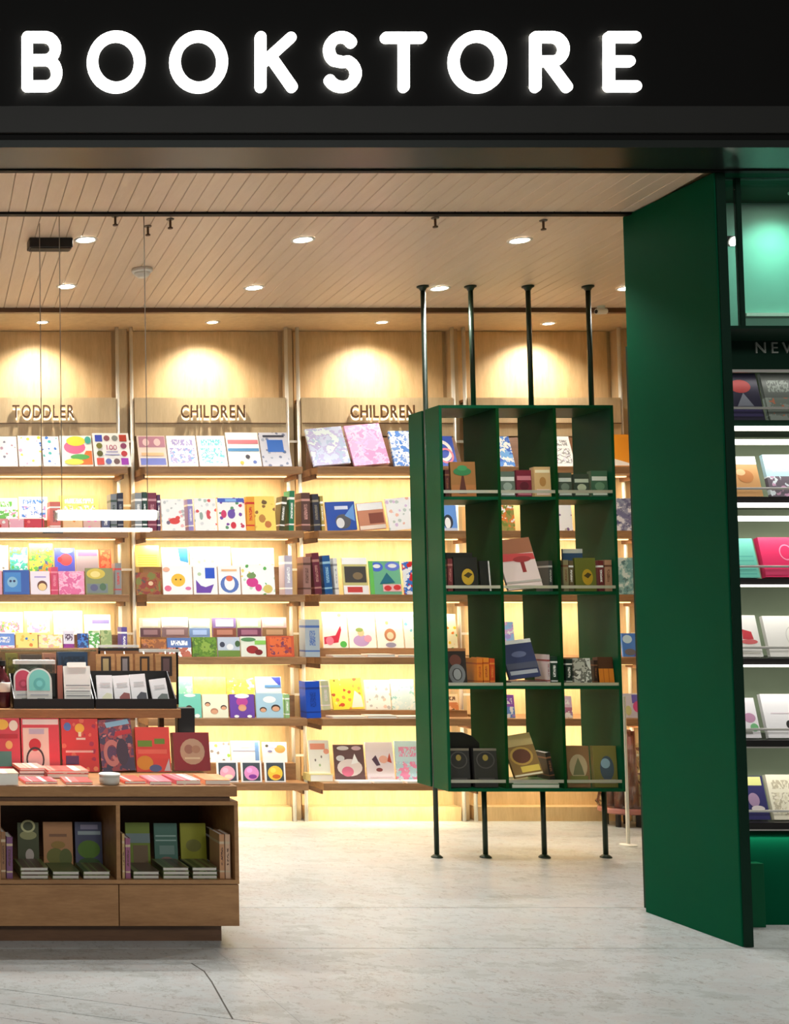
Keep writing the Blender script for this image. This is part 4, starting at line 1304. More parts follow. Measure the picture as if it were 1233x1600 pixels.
for px in (662, 759, 851, 947):
    X = PZ(px, 1340, 0).x
    end = px == 662
    if end:
        X = xk0 + 0.0175
    if end:
        MB().tube((X, YK, 0.004), (X, YK, Z_C - 0.004), 0.0145, n=14).build('pole', 'pole_green', rack, smooth=True)
    else:
        MB().tube((X, YK, 0.004), (X, YK, zk0 - 0.0005), 0.0145, n=14).build('pole', 'pole_green', rack, smooth=True)
        MB().tube((X, YK, zk1 + 0.0005), (X, YK, Z_C - 0.004), 0.0145, n=14).build('pole', 'pole_green', rack, smooth=True)
    xx = X
    MB().lathe(xx, YK, [(0.034, 0.0), (0.034, 0.006), (0.022, 0.016), (0.015, 0.02)], 18).build('foot', 'pole_green', rack, smooth=True)
    MB().lathe(xx, YK, [(0.015, Z_C - 0.03), (0.024, Z_C - 0.014), (0.036, Z_C - 0.008), (0.036, Z_C - 0.0005)], 18).build('ceiling_flange', 'pole_green', rack, smooth=True)
GR = 'books in the green rack'
YB = YK0 + 0.03
cnt = {}


def rk(rw, col, items, lean=6):
    names = ['top', 'second', 'third', 'bottom']
    cols = ['left', 'middle', 'right']
    row(items, YB, list(reversed(zfl))[rw] + 0.0003, 'green rack, %s %s cubby' % (names[rw], cols[col]), GR, lean=lean, thick=0.02, name='hardback_book')


DB = (30, 28, 28)
rk(0, 0, [(696, 703, 734, 'spine', ((74, 26, 26), BRN), 'dark red book spine', {'spine_out': True, 'depth': 0.15}),
          (705, 745, 722, 'plain', ((152, 104, 56),), 'amber book with palm tree', {'lean': 3, 'art': [('r', 0.03, 0.0, 0.97, 0.34, (170, 110, 60)), ('p', [(0.3, 0.08), (0.62, 0.08), (0.52, 0.6), (0.44, 0.6)], (84, 40, 30)), ('e', 0.47, 0.72, 0.36, 0.12, (50, 120, 70)), ('e', 0.47, 0.82, 0.2, 0.08, (60, 140, 84))]})])
pk = lambda a, b: [('r', 0.04, 0.62, 0.96, 0.78, a), ('e', 0.5, 0.4, 0.3, 0.16, b), ('r', 0.06, 0.06, 0.94, 0.16, a)]
rk(0, 1, [(782, 806, 737, 'plain', ((96, 110, 96),), 'sage tin box', {'name': 'tin_box', 't': 0.04, 'art': pk((220, 224, 214), (150, 164, 150))}),
          (808, 832, 735, 'plain', ((120, 34, 52),), 'crimson gift box', {'name': 'gift_box', 't': 0.04, 'art': pk((200, 120, 130), (90, 24, 40))}),
          (836, 862, 730, 'plain', ((214, 176, 120),), 'tan paper bag', {'name': 'paper_bag', 't': 0.05, 'art': [('r', 0.05, 0.8, 0.95, 0.9, (246, 230, 190)), ('e', 0.5, 0.5, 0.2, 0.16, (180, 130, 70)), ('r', 0.1, 0.05, 0.9, 0.25, (236, 206, 190))]})], 2)
rk(0, 2, [(873, 895, 739, 'plain', ((70, 84, 70),), 'green packet with white band', {'name': 'packet', 't': 0.04, 'art': pk((214, 220, 210), (120, 136, 120))}),
          (898, 922, 741, 'plain', ((62, 76, 62),), 'dark green packet with oval emblem', {'name': 'packet', 't': 0.04, 'art': pk((200, 210, 190), (190, 200, 170))}),
          (925, 951, 736, 'plain', ((70, 110, 84),), 'green packet with white lid', {'name': 'packet', 't': 0.04, 'art': pk((236, 240, 230), (110, 150, 120))})], 2)
gold = [('e', 0.58, 0.42, 0.26, 0.24, (196, 158, 40)), ('p', [(0.4, 0.46), (0.6, 0.38), (0.78, 0.5), (0.6, 0.56)], (70, 56, 24))]
rk(1, 0, [(696, 699, 874, 'spine', ((60, 50, 40), BRN), 'thin brown book spine', {'spine_out': True, 'depth': 0.06}),
          (700, 708, 873, 'spine', ((116, 44, 48), (180, 120, 110)), 'dark red book spine', {'spine_out': True, 'depth': 0.06}),
          (710, 748, 871, 'plain', (DB,), 'black hardback with round gold emblem', {'lean': 3, 'art': gold}),
          (752, 768, 877, 'plain', ((26, 26, 24),), 'black book with white edge', {'art': [('r', 0.86, 0.0, 1.0, 1.0, (210, 206, 200))]})])
book((P(716, 890, YB + 0.09).x, YB + 0.075, zfl[2] + 0.0003), 0.16, P(716, 864, YB + 0.1).z - zfl[2], 0.02, 'tall black book behind gold emblem hardback in green rack', 'plain', (DB,), name='hardback_book', group=GR)
rk(1, 1, [(793, 849, 846, 'plain', ((236, 214, 206),), 'white photo book with red tree', {'roll': -6, 'lean': 16, 'art': [('r', 0.0, 0.7, 1.0, 1.0, (170, 110, 80)), ('p', [(0.0, 0.56), (1.0, 0.56), (0.98, 0.68), (0.0, 0.72)], (210, 80, 80)), ('r', 0.55, 0.32, 0.66, 0.6, (150, 50, 50)), ('e', 0.62, 0.58, 0.26, 0.06, (170, 60, 60)), ('r', 0.0, 0.12, 1.0, 0.16, (190, 180, 170))]}),
          (858, 864, 876, 'spine', ((60, 62, 60), (190, 190, 184)), 'grey book spine', {'spine_out': True, 'depth': 0.14})])
rk(1, 2, [(881, 889, 875, 'spine', ((150, 140, 104), BRN), 'tan book spine', {'spine_out': True, 'depth': 0.06}),
          (890, 897, 876, 'spine', ((110, 92, 62), W_), 'brown book spine', {'spine_out': True, 'depth': 0.06}),
          (900, 933, 872, 'plain', ((108, 112, 42),), 'olive hardback with round gold emblem', {'lean': 3, 'art': gold}),
          (936, 944, 876, 'spine', ((110, 30, 40), W_), 'crimson book spine', {'spine_out': True, 'depth': 0.14}),
          (946, 957, 875, 'spine', ((190, 140, 110), (120, 70, 50)), 'salmon book spine', {'spine_out': True, 'depth': 0.14})])
p = P(893, 880, YB + 0.1)
book((p.x, YB + 0.085, zfl[2] + 0.0003), 0.12, P(893, 858, YB + 0.1).z - zfl[2], 0.015, 'blue book with white top edge behind tan spines in green rack', 'plain', ((60, 92, 130),), name='hardback_book', group=GR,
     art=[('r', 0.0, 0.9, 1.0, 1.0, (226, 226, 216))])
rk(2, 0, [(700, 731, 1018, 'plain', ((40, 30, 28),), 'dark book with brown portrait over grey disc', {'art': [('e', 0.45, 0.72, 0.3, 0.18, (104, 56, 44)), ('o', 0.5, 0.32, 0.42, 0.3, 0.6, (120, 122, 122)), ('e', 0.5, 0.32, 0.2, 0.16, (150, 152, 150))]}),
          (746, 755, 1029, 'spine', ((226, 130, 40), (190, 80, 30)), 'orange book spine', {'spine_out': True, 'depth': 0.14}),
          (756, 765, 1028, 'spine', ((232, 140, 44), (180, 70, 30)), 'light orange book spine', {'spine_out': True, 'depth': 0.14}),
          (766, 774, 1029, 'spine', ((206, 74, 30), (230, 140, 60)), 'red-orange book spine', {'spine_out': True, 'depth': 0.14})])
rk(2, 1, [(796, 846, 1004, 'plain', ((52, 60, 98),), 'navy book with silver lettering, leaning', {'roll': -7, 'lean': 15, 'dz': 0.03, 'art': [('r', 0.0, 0.9, 1.0, 1.0, (226, 226, 222)), ('e', 0.5, 0.62, 0.24, 0.08, (100, 108, 144)), ('r', 0.06, 0.1, 0.94, 0.2, (170, 174, 184)), ('r', 0.0, 0.24, 1.0, 0.4, (80, 84, 104))]}),
          (856, 860, 1023, 'spine', ((206, 190, 190), (150, 60, 60)), 'white book spine', {'spine_out': True, 'depth': 0.14}),
          (862, 872, 1026, 'spine', ((30, 60, 46), W_), 'dark green book spine', {'spine_out': True, 'depth': 0.14})])
A, B = P(796, 1060, YB), P(852, 1060, YB)
book(((A.x + B.x) / 2, YB - 0.015, zfl[1] + 0.0003), B.x - A.x, 0.1, 0.027, 'dark red book lying flat under the leaning navy book', 'plain', ((76, 30, 36),), name='hardback_book', flat=True, depth=0.18, group=GR)
rk(2, 2, [(885, 895, 1030, 'spine', ((22, 46, 42), W_), 'dark green book spine', {'spine_out': True, 'depth': 0.14}),
          (898, 926, 1029, 'scene', ((196, 196, 186), (120, 120, 112), (230, 230, 224), (90, 90, 84)), 'silver grey photo book'),
          (929, 935, 1032, 'spine', ((50, 26, 22), BRN), 'dark brown book spine', {'spine_out': True, 'depth': 0.14}),
          (937, 961, 1028, 'plain', ((84, 46, 30),), 'brown book with orange lower half', {'t': 0.05, 'art': [('r', 0.0, 0.08, 1.0, 0.58, (236, 140, 44)), ('r', 0.3, 0.08, 0.34, 0.58, (200, 100, 30)), ('r', 0.64, 0.08, 0.68, 0.58, (200, 100, 30))]})])
blk = [('r', 0.0, 0.94, 1.0, 1.0, (120, 112, 96)), ('e', 0.5, 0.76, 0.12, 0.08, (150, 130, 60)), ('o', 0.5, 0.7, 0.4, 0.22, 0.88, (84, 80, 76)), ('r', 0.15, 0.2, 0.85, 0.24, (80, 76, 72))]
rk(3, 0, [(701, 736, 1170, 'plain', ((44, 42, 42),), 'black gift book with brass dot', {'t': 0.03, 'art': blk}),
          (742, 779, 1170, 'plain', ((46, 44, 42),), 'black gift book with brass dot', {'t': 0.03, 'art': blk})], 4)
p = P(722, 1160, YB + 0.1)
mbk = MB()
hh = P(722, 1144, YB + 0.1).z - zfl[0]
mbk.prism([(p.x - 0.095, zfl[0] + 0.001), (p.x + 0.1, zfl[0] + 0.001), (p.x + 0.1, zfl[0] + hh * 0.8), (p.x + 0.06, zfl[0] + hh * 0.93), (p.x, zfl[0] + hh), (p.x - 0.095, zfl[0] + hh)], YB + 0.09, YB + 0.12)
tb = mbk.build('arched_box', 'black_plastic', org=(p.x, YB + 0.105, zfl[0]), bevel=0.002)
tag(tb, 'large black arched box behind the two black gift books', 'box')
rk(3, 1, [(804, 850, 1152, 'plain', ((150, 116, 66),), 'gilt ornate book, leaning', {'roll': -9, 'lean': 18, 'dz': 0.05, 'art': [('r', 0.0, 0.72, 1.0, 1.0, (206, 180, 120)), ('e', 0.46, 0.48, 0.4, 0.22, (200, 160, 80)), ('e', 0.46, 0.48, 0.32, 0.17, (110, 66, 50)), ('r', 0.3, 0.1, 0.95, 0.24, (230, 200, 90)), ('r', 0.0, 0.02, 0.98, 0.06, (236, 226, 190))]}),
          (860, 868, 1176, 'spine', ((26, 24, 22), BRN), 'leaning black book spine', {'spine_out': True, 'depth': 0.14, 'roll': -10, 'dz': 0.046})])
A, B = P(797, 1215, YB), P(872, 1215, YB)
for k2, (t2, c2, nm) in enumerate(((0.024, (70, 120, 70), 'lower green'), (0.018, (110, 150, 100), 'upper pale green'))):
    book(((A.x + B.x) / 2 + 0.002 * k2, YB - 0.018, zfl[0] + 0.0003 + 0.0245 * k2), (B.x - A.x) * (1 - 0.04 * k2), 0.1, t2, nm + ' book lying flat under the gilt book in green rack', 'plain', (c2,), name='hardback_book', flat=True, depth=0.19, group=GR)
rk(3, 2, [(887, 923, 1166, 'plain', ((150, 112, 76),), 'brown book with domed building', {'t': 0.03, 'art': [('e', 0.5, 0.5, 0.4, 0.3, (196, 176, 140)), ('p', [(0.25, 0.3), (0.75, 0.3), (0.66, 0.5), (0.5, 0.72), (0.34, 0.5)], (120, 120, 84)), ('r', 0.1, 0.1, 0.9, 0.28, (130, 130, 70))]}),
          (929, 966, 1166, 'plain', ((128, 118, 60),), 'olive book with blue arch', {'t': 0.03, 'art': [('e', 0.56, 0.46, 0.3, 0.3, (70, 84, 100)), ('e', 0.5, 0.58, 0.2, 0.12, (140, 170, 186)), ('r', 0.2, 0.1, 0.9, 0.2, (150, 130, 120))]})], 3)

# ------------------------------------------------------------------ right-hand display unit and the glazed opening above it
YU0 = PZ(1200, 1450, 0).y
YU1 = YU0 + 0.42
XU0, XU1 = X_FIN2 + 0.004, 6.4
unit = thing('display_unit', ((XU0 + XU1) / 2, YU0, 0), 'tall dark green display unit with lit shelves right of fin wall', 'display unit')
zn0, zn1 = P(1200, 577, YU0).z, P(1200, 514, YU0).z
MB().box(XU0, XU0 + 0.02, YU0, YU1, 0.0, zn1).build('side_panel', 'green_dark', unit)
MB().box(XU1 - 0.02, XU1, YU0, YU1, 0.0, zn1).build('side_panel', 'green_dark', unit)
MB().box(XU0 + 0.0205, XU1 - 0.0205, YU1 - 0.015, YU1, P(1200, 1310, YU0).z - 0.1, zn1).build('back_panel', 'unit_back', unit)
hdr = MB().box(XU0 + 0.0205, XU1 - 0.0205, YU0, YU0 + 0.03, zn0, zn1).build('header_board', 'green_dark', unit)
lx = {'N': 1180, 'E': 1205, 'W': 1222}
for ch, px in lx.items():
    me, w = text_mesh(ch, P(1200, 534, YU0).z - P(1200, 552, YU0).z, 0.006)
    me.materials.append(MATS['grey_letter'])
    o = bpy.data.objects.new('letter', me)
    COL.objects.link(o)
    o.parent = hdr
    q = P(px, 552, YU0)
    o.location = Vector((q.x, YU0 - 0.0065, q.z)) - ORG[hdr.name]
zu = [P(1200, y, YU0).z for y in (656, 776, 904, 1029, 1157, 1286)]
for i, z in enumerate(zu):
    s = MB().box(XU0 + 0.0205, XU1 - 0.0205, YU0 + 0.01, YU1 - 0.016, z - 0.03, z).build('shelf', 'black_plastic' if i > 0 else 'green_dark', unit)
    if i < 4:
        MB().box(XU0 + 0.03, XU1 - 0.03, YU0 + 0.0, YU0 + 0.0095, z - 0.052 + (0.012 if i > 1 else 0), z - 0.03).build('light_strip', 'strip_glow', s)
    else:
        MB().box(XU0 + 0.03, XU1 - 0.03, YU0 + 0.0, YU0 + 0.0095, z - 0.036, z - 0.0305).build('edge_strip', 'steel_rail', s)
    if i in (0, 1):
        MB().box(XU0 + 0.03, XU1 - 0.03, YU0 + 0.02, YU0 + 0.05, z - 0.115, z - 0.092).build('light_strip', 'strip_glow', s)
    light('shelf_light', 'AREA', ((XU0 + XU1) / 2, YU0 + 0.03, z - 0.12 if i < 2 else z - 0.055), W_RLED, WHITE, unit, shape='RECTANGLE', size=XU1 - XU0 - 0.1, size_y=0.03,
          target=((XU0 + XU1) / 2, YU0 + 0.16, z - 0.5))
    zr_ = P(1200, (637, 763, 885, 1012, 1140, 1268)[i], YU0).z
    MB().tube((XU0 + 0.021, YU0 + 0.012, zr_), (XU1 - 0.021, YU0 + 0.012, zr_), 0.006, n=8).build('guard_rail', 'steel_rail', unit)
light('shelf_light', 'AREA', ((XU0 + XU1) / 2, YU0 + 0.06, zn0 - 0.01), W_RLED * 0.35, WHITE, unit, shape='RECTANGLE', size=XU1 - XU0 - 0.1, size_y=0.03, target=((XU0 + XU1) / 2, YU0 + 0.16, zn0 - 0.5))
MB().box(XU0 + 0.03, XU1 - 0.03, YU0 + 0.002, YU0 + 0.012, zn0 - 0.014, zn0 - 0.0005).build('edge_strip', 'steel_rail', unit)
# green plinth, set back, with a lighter box at its left
zpl = P(1200, 1312, YU0).z
MB().box(XU0 + 0.0205, XU1 - 0.0205, YU0 + 0.06, YU1 - 0.016, 0.0, zpl).build('plinth', 'green_paint', unit)
MB().box(XU0 + 0.0205, P(1198, 1400, YU0).x, YU0 + 0.01, YU0 + 0.0595, 0.0, P(1190, 1350, YU0).z).build('plinth_step', 'green_rack', unit, bevel=0.002)
GU = 'books in the right display unit'
YV = YU0 + 0.06
un = ['top', 'second', 'third', 'fourth', 'fifth', 'bottom']
ur = [
    [(1143, 1196, 585, 'plain', ((38, 36, 56),), 'dark navy book with red cloud', {'art': [('e', 0.45, 0.72, 0.32, 0.14, (160, 50, 46)), ('p', [(0.25, 0.3), (0.75, 0.3), (0.5, 0.58)], (120, 124, 134)), ('r', 0.05, 0.08, 0.95, 0.26, (50, 44, 86))]}),
     (1202, 1252, 585, 'half', ((92, 98, 92), (110, 120, 110), (140, 150, 140), (180, 110, 80)), 'grey-green book')],
    [(1145, 1193, 715, 'plain', ((206, 156, 100),), 'tan book with white top', {'art': [('r', 0.0, 0.8, 1.0, 1.0, (240, 236, 226)), ('e', 0.55, 0.5, 0.26, 0.16, (190, 124, 66)), ('e', 0.4, 0.6, 0.16, 0.08, (226, 190, 140))]}),
     (1204, 1256, 712, 'half', ((190, 226, 236), (110, 100, 110), (230, 240, 244), (206, 160, 190)), 'pale blue book with dark lower half')],
    [(1150, 1188, 843, 'lines', ((110, 200, 180), (90, 180, 164), W_), 'turquoise book'),
     (1196, 1250, 842, 'plain', ((226, 44, 100),), 'hot pink book with pale swirl', {'t': 0.03, 'art': [('o', 0.75, 0.62, 0.2, 0.2, 0.85, (246, 150, 180)), ('r', 0.0, 0.05, 1.0, 0.2, (200, 50, 96))]})],
    [(1154, 1193, 963, 'plain', ((244, 242, 234),), 'white book with red hat', {'art': [('p', [(0.3, 0.42), (0.75, 0.42), (0.7, 0.6), (0.35, 0.66)], (206, 60, 70)), ('e', 0.55, 0.36, 0.34, 0.06, (220, 110, 110)), ('r', 0.1, 0.08, 0.9, 0.1, (200, 196, 180))]}),
     (1203, 1256, 964, 'plain', ((246, 244, 236),), 'plain white book with faint circle', {'art': [('o', 0.8, 0.5, 0.2, 0.24, 0.9, (216, 214, 206))]})],
    [(1158, 1190, 1092, 'plain', ((246, 242, 244),), 'white book with mauve and green print', {'art': [('e', 0.6, 0.5, 0.3, 0.12, (200, 150, 180)), ('e', 0.75, 0.26, 0.2, 0.1, (120, 190, 130)), ('r', 0.1, 0.1, 0.6, 0.2, (160, 160, 150))]}),
     (1200, 1256, 1086, 'plain', ((250, 248, 248),), 'white book with black eye', {'art': [('e', 0.68, 0.3, 0.1, 0.1, (50, 50, 46)), ('r', 0.2, 0.55, 0.9, 0.57, (230, 214, 220))]})],
    [(1163, 1204, 1214, 'plain', ((52, 50, 104),), 'navy book with yellow top', {'art': [('r', 0.0, 0.78, 0.92, 0.98, (236, 236, 150)), ('e', 0.5, 0.45, 0.22, 0.16, (170, 140, 170)), ('e', 0.6, 0.25, 0.26, 0.07, (220, 210, 206))]}),
     (1209, 1256, 1212, 'title', ((246, 240, 214), (200, 190, 160), CR, (230, 222, 190)), 'cream book with thin lines')]]
for i, items in enumerate(ur):
    row([it if len(it) > 6 else it + ({},) for it in items], YV, zu[i] + 0.0003, '%s shelf of right display unit' % un[i], GU, lean=14, thick=0.02, name='hardback_book')

# glazed opening over the unit
YG = Y_FIN + 0.09
zg0, zg1 = P(1200, 513, YG).z, P(1200, 279, YG).z
win = structure(empty('window_1', (XU0, YG, zg0)), 'clear glazed opening above the NEW board')
MB().box(XU0, XU1, YG - 0.02, YG + 0.02, zg1, Z_C - 0.004).build('window_frame', 'green_dark', win)
MB().box(XU0, XU0 + 0.008, YG - 0.02, YG + 0.02, zg0, zg1 - 0.0005).build('window_frame', 'green_dark', win)
MB().box(XU0, XU1, YG - 0.02, YG + 0.02, zg0, zg0 + 0.008).build('window_frame', 'green_dark', win)
a, b = P(1152, 400, YG), P(1159, 400, YG)
MB().box(a.x, b.x, YG - 0.01, YG + 0.01, zg0 + 0.0085, zg1 - 0.0005).build('mullion', 'green_dark', win)
MB().box(XU0 + 0.0085, a.x - 0.0005, YG - 0.003, YG + 0.003, zg0 + 0.0085, zg1 - 0.0005).build('pane', 'clear_glass', win)
MB().box(b.x + 0.0005, XU1 - 0.001, YG - 0.003, YG + 0.003, zg0 + 0.0085, zg1 - 0.0005).build('pane', 'clear_glass', win)
# the shallow recess behind it
YW = PZ(1200, 316, Z_C).y
rec = structure(MB().box(XU0, XU1, YW, YW + 0.04, zn1 + 0.002, Z_C - 0.004).build('wall_window', 'teal_wall'), 'pale green wall behind the glazed opening')
q = P(1200, 492, YW - 0.02)
MB().box(P(1160, 492, YW).x, XU1, YW - 0.03, YW - 0.0005, q.z - 0.008, q.z + 0.008).build('ledge', 'white_plastic', rec)
structure(MB().box(X_FIN2 + 0.001, XU1, Y_FIN + 0.006, YW + 0.04, Z_C - 0.0035, Z_C - 0.0005).build('ceiling', 'green_paint'), 'green ceiling of the glazed recess')
structure(MB().box(XU0, XU1, YG - 0.02, YW - 0.0005, zg0 - 0.006, zg0 - 0.0005).build('trim_6', 'green_dark'))
downlight(1248, 299, Z_C - 0.004, 'lens_glow', W_WINDOW, 'added unseen downlight behind the glass above the NEW board', 0.3, 130, 0.03, (0.5, 1, 0.86), blend=1.0)  # lamp added out of view; its mint tint makes the wall's glow
p = P(1146, 377, YG + 0.1)
sp = thing('spotlight', (p.x, p.y, p.z), 'small bright spotlight behind the glass left of mullion', 'light')
MB().tube((p.x - 0.005, p.y + 0.06, p.z + 0.02), (p.x, p.y, p.z), 0.022, 0.026, n=16).build('head', 'black_metal', sp)
MB().tube((p.x, p.y - 0.0005, p.z - 0.0005), (p.x + 0.001, p.y - 0.004, p.z - 0.002), 0.021, n=16).build('lens', 'lens_glow', sp)
MB().tube((p.x - 0.008, p.y + 0.04, p.z + 0.03), (p.x - 0.008, p.y + 0.04, Z_C - 0.0045), 0.007, n=8).build('stem', 'black_metal', sp)

# ------------------------------------------------------------------ wrapped bundle by the right wall
p0, p1 = P(946, 1268, 8.92), P(1040, 1268, 8.92)
zb = P(980, 1268, 8.92).z
zt = P(980, 1140, 8.92).z
bun = thing('wrapped_bundle', ((p0.x + p1.x) / 2, 9.07, 0), 'plum paper rolls wrapped in crumpled clear film beside right wall', 'bundle')
MB().lathe((p0.x + p1.x) / 2, 9.07, [(0.13, zb - 0.03), (0.15, zb - 0.02), (0.15, zb), (0.145, zb + 0.012)], 28).build('base', 'plum_wrap', bun)
for a in (45, 135, 225, 315):
    MB().tube(((p0.x + p1.x) / 2 + 0.1 * math.cos(R(a)), 9.07 + 0.1 * math.sin(R(a)), 0.0), ((p0.x + p1.x) / 2 + 0.1 * math.cos(R(a)), 9.07 + 0.1 * math.sin(R(a)), zb - 0.0305), 0.018).build('foot', 'black_plastic', bun)
rr = random.Random(5)
for i in range(17):
    a = rr.random() * 6.28
    r0 = 0.03 + 0.07 * rr.random()
    bx, by = (p0.x + p1.x) / 2 + r0 * math.cos(a), 9.07 + r0 * math.sin(a)
    tx, ty = bx + rr.uniform(-0.02, 0.02), by + rr.uniform(-0.02, 0.02)
    MB().tube((bx, by, zb + 0.014), (tx, ty, zt - 0.06 + rr.random() * 0.07), 0.026, n=12).build('paper_roll', 'plum_wrap', bun, smooth=True)
fb = MB()
n, mlev = 40, 14
for k in range(mlev + 1):
    for i in range(n):
        a = 2 * math.pi * i / n
        r = 0.14 + 0.012 * math.sin(a * 9 + k * 0.7) + rr.uniform(-0.008, 0.008) + 0.01 * math.sin(k * 1.7)
        fb.v.append(((p0.x + p1.x) / 2 + r * math.cos(a), 9.07 + r * math.sin(a), zb + 0.013 + (zt - 0.12 - zb) * k / mlev))
for k in range(mlev):
    for i in range(n):
        j = (i + 1) % n
        fb.face((k * n + i, k * n + j, (k + 1) * n + j, (k + 1) * n + i))
fb.build('film_wrap', 'acrylic', bun)
X = P(978, 1200, 8.3).x
ps = thing('white_post', (X, 8.3, 0), 'slim white post standing beside the green rack', 'post')
MB().tube((X, 8.3, 0.012), (X, 8.3, P(978, 1088, 8.3).z), 0.011, n=10).build('shaft', 'white_plastic', ps)
MB().lathe(X, 8.3, [(0.05, 0.0), (0.05, 0.006), (0.014, 0.0115)], 20).build('foot_plate', 'white_plastic', ps)

# ------------------------------------------------------------------ wooden table fixture in front
YT0 = 5.86
YT1 = 6.44
XT1 = P(373, 1320, YT0).x
XT0 = P(-180, 1320, YT0).x
zt1 = P(200, 1228, YT0).z            # table top
zt0 = P(200, 1245, YT0).z
zc1 = P(200, 1252, YT0).z            # cabinet top
zc0 = P(200, 1375, YT0).z            # floor of the cubbies
zd0 = P(200, 1447, YT0).z            # underside of the drawers
tab = thing('display_table', ((XT0 + XT1) / 2, YT0, 0), 'wooden display table with open cubbies and drawers under red books', 'table')
MB().box(XT0, XT1 - 0.002, YT0, YT1, zt0, zt1).build('table_top', 'table_wood', tab, bevel=0.003)
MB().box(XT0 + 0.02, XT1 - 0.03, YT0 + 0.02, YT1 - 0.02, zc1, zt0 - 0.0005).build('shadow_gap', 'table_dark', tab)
W = 0.018
xd = [XT0, P(-2, 1320, YT0).x, P(185, 1320, YT0).x, XT1]
MB().box(XT0, XT1, YT0, YT1, zc1 - W, zc1 - 0.0005).build('cabinet_top', 'table_wood', tab)
MB().box(XT0, XT1, YT0, YT1, zc0 - W, zc0).build('cubby_floor', 'table_wood', tab)
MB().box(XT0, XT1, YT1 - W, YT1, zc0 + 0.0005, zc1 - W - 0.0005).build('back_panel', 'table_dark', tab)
for i, x in enumerate(xd):
    a = x if i == 0 else (x - W if i == 3 else x - W / 2)
    MB().box(a, a + W, YT0, YT1 - W - 0.0005, zc0 + 0.0005, zc1 - W - 0.0005).build('divider', 'table_wood', tab)
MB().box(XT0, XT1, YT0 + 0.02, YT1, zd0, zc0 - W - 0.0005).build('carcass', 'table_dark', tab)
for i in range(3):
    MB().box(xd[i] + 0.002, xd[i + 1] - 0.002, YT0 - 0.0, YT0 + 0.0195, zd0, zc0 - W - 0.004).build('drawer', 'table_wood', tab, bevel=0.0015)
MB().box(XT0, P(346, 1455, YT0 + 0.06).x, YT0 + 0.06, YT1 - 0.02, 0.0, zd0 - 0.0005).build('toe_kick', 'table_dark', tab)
# upper tier
YP0 = 6.38
zr1 = P(150, 1108, YP0).z
zr0 = P(150, 1122, YP0).z
XP1 = P(283, 1115, YP0).x
MB().box(XT0, P(211, 1160, 6.43).x, YT1 - 0.022, YT1 - 0.001, zt1 + 0.0005, zr0 - 0.0005).build('riser_panel', 'back_wood', tab)
MB().box(XT0, XP1, YP0, YP0 + 0.4, zr0, zr1).build('upper_shelf', 'table_wood', tab, bevel=0.002)
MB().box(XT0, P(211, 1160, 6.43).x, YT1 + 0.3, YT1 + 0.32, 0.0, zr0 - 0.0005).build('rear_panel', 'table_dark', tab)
q = P(295, 1120, YP0 + 0.1)
MB().box(XP1 + 0.0005, q.x + 0.02, YP0 + 0.06, YP0 + 0.12, P(295, 1150, YP0 + 0.1).z, P(295, 1105, YP0 + 0.1).z).build('end_bracket', 'black_plastic', tab, bevel=0.006)
MB().box(XP1 - 0.03, XP1 - 0.005, YP0 + 0.3, YP0 + 0.33, 0.0, zr0 - 0.0005).build('rear_leg', 'table_dark', tab)
# top ledge behind the upper shelf
YQ = YP0 + 0.36
zq = P(70, 1014, YQ).z
MB().box(XT0, P(144, 1014, YQ).x, YQ - 0.1, YQ + 0.04, zq - 0.01, zq).build('top_ledge', 'acrylic', tab)
MB().box(XT0, XP1, YQ + 0.0405, YQ + 0.055, zr1 + 0.0005, zq + 0.004).build('rear_screen', 'slant_wood', tab)

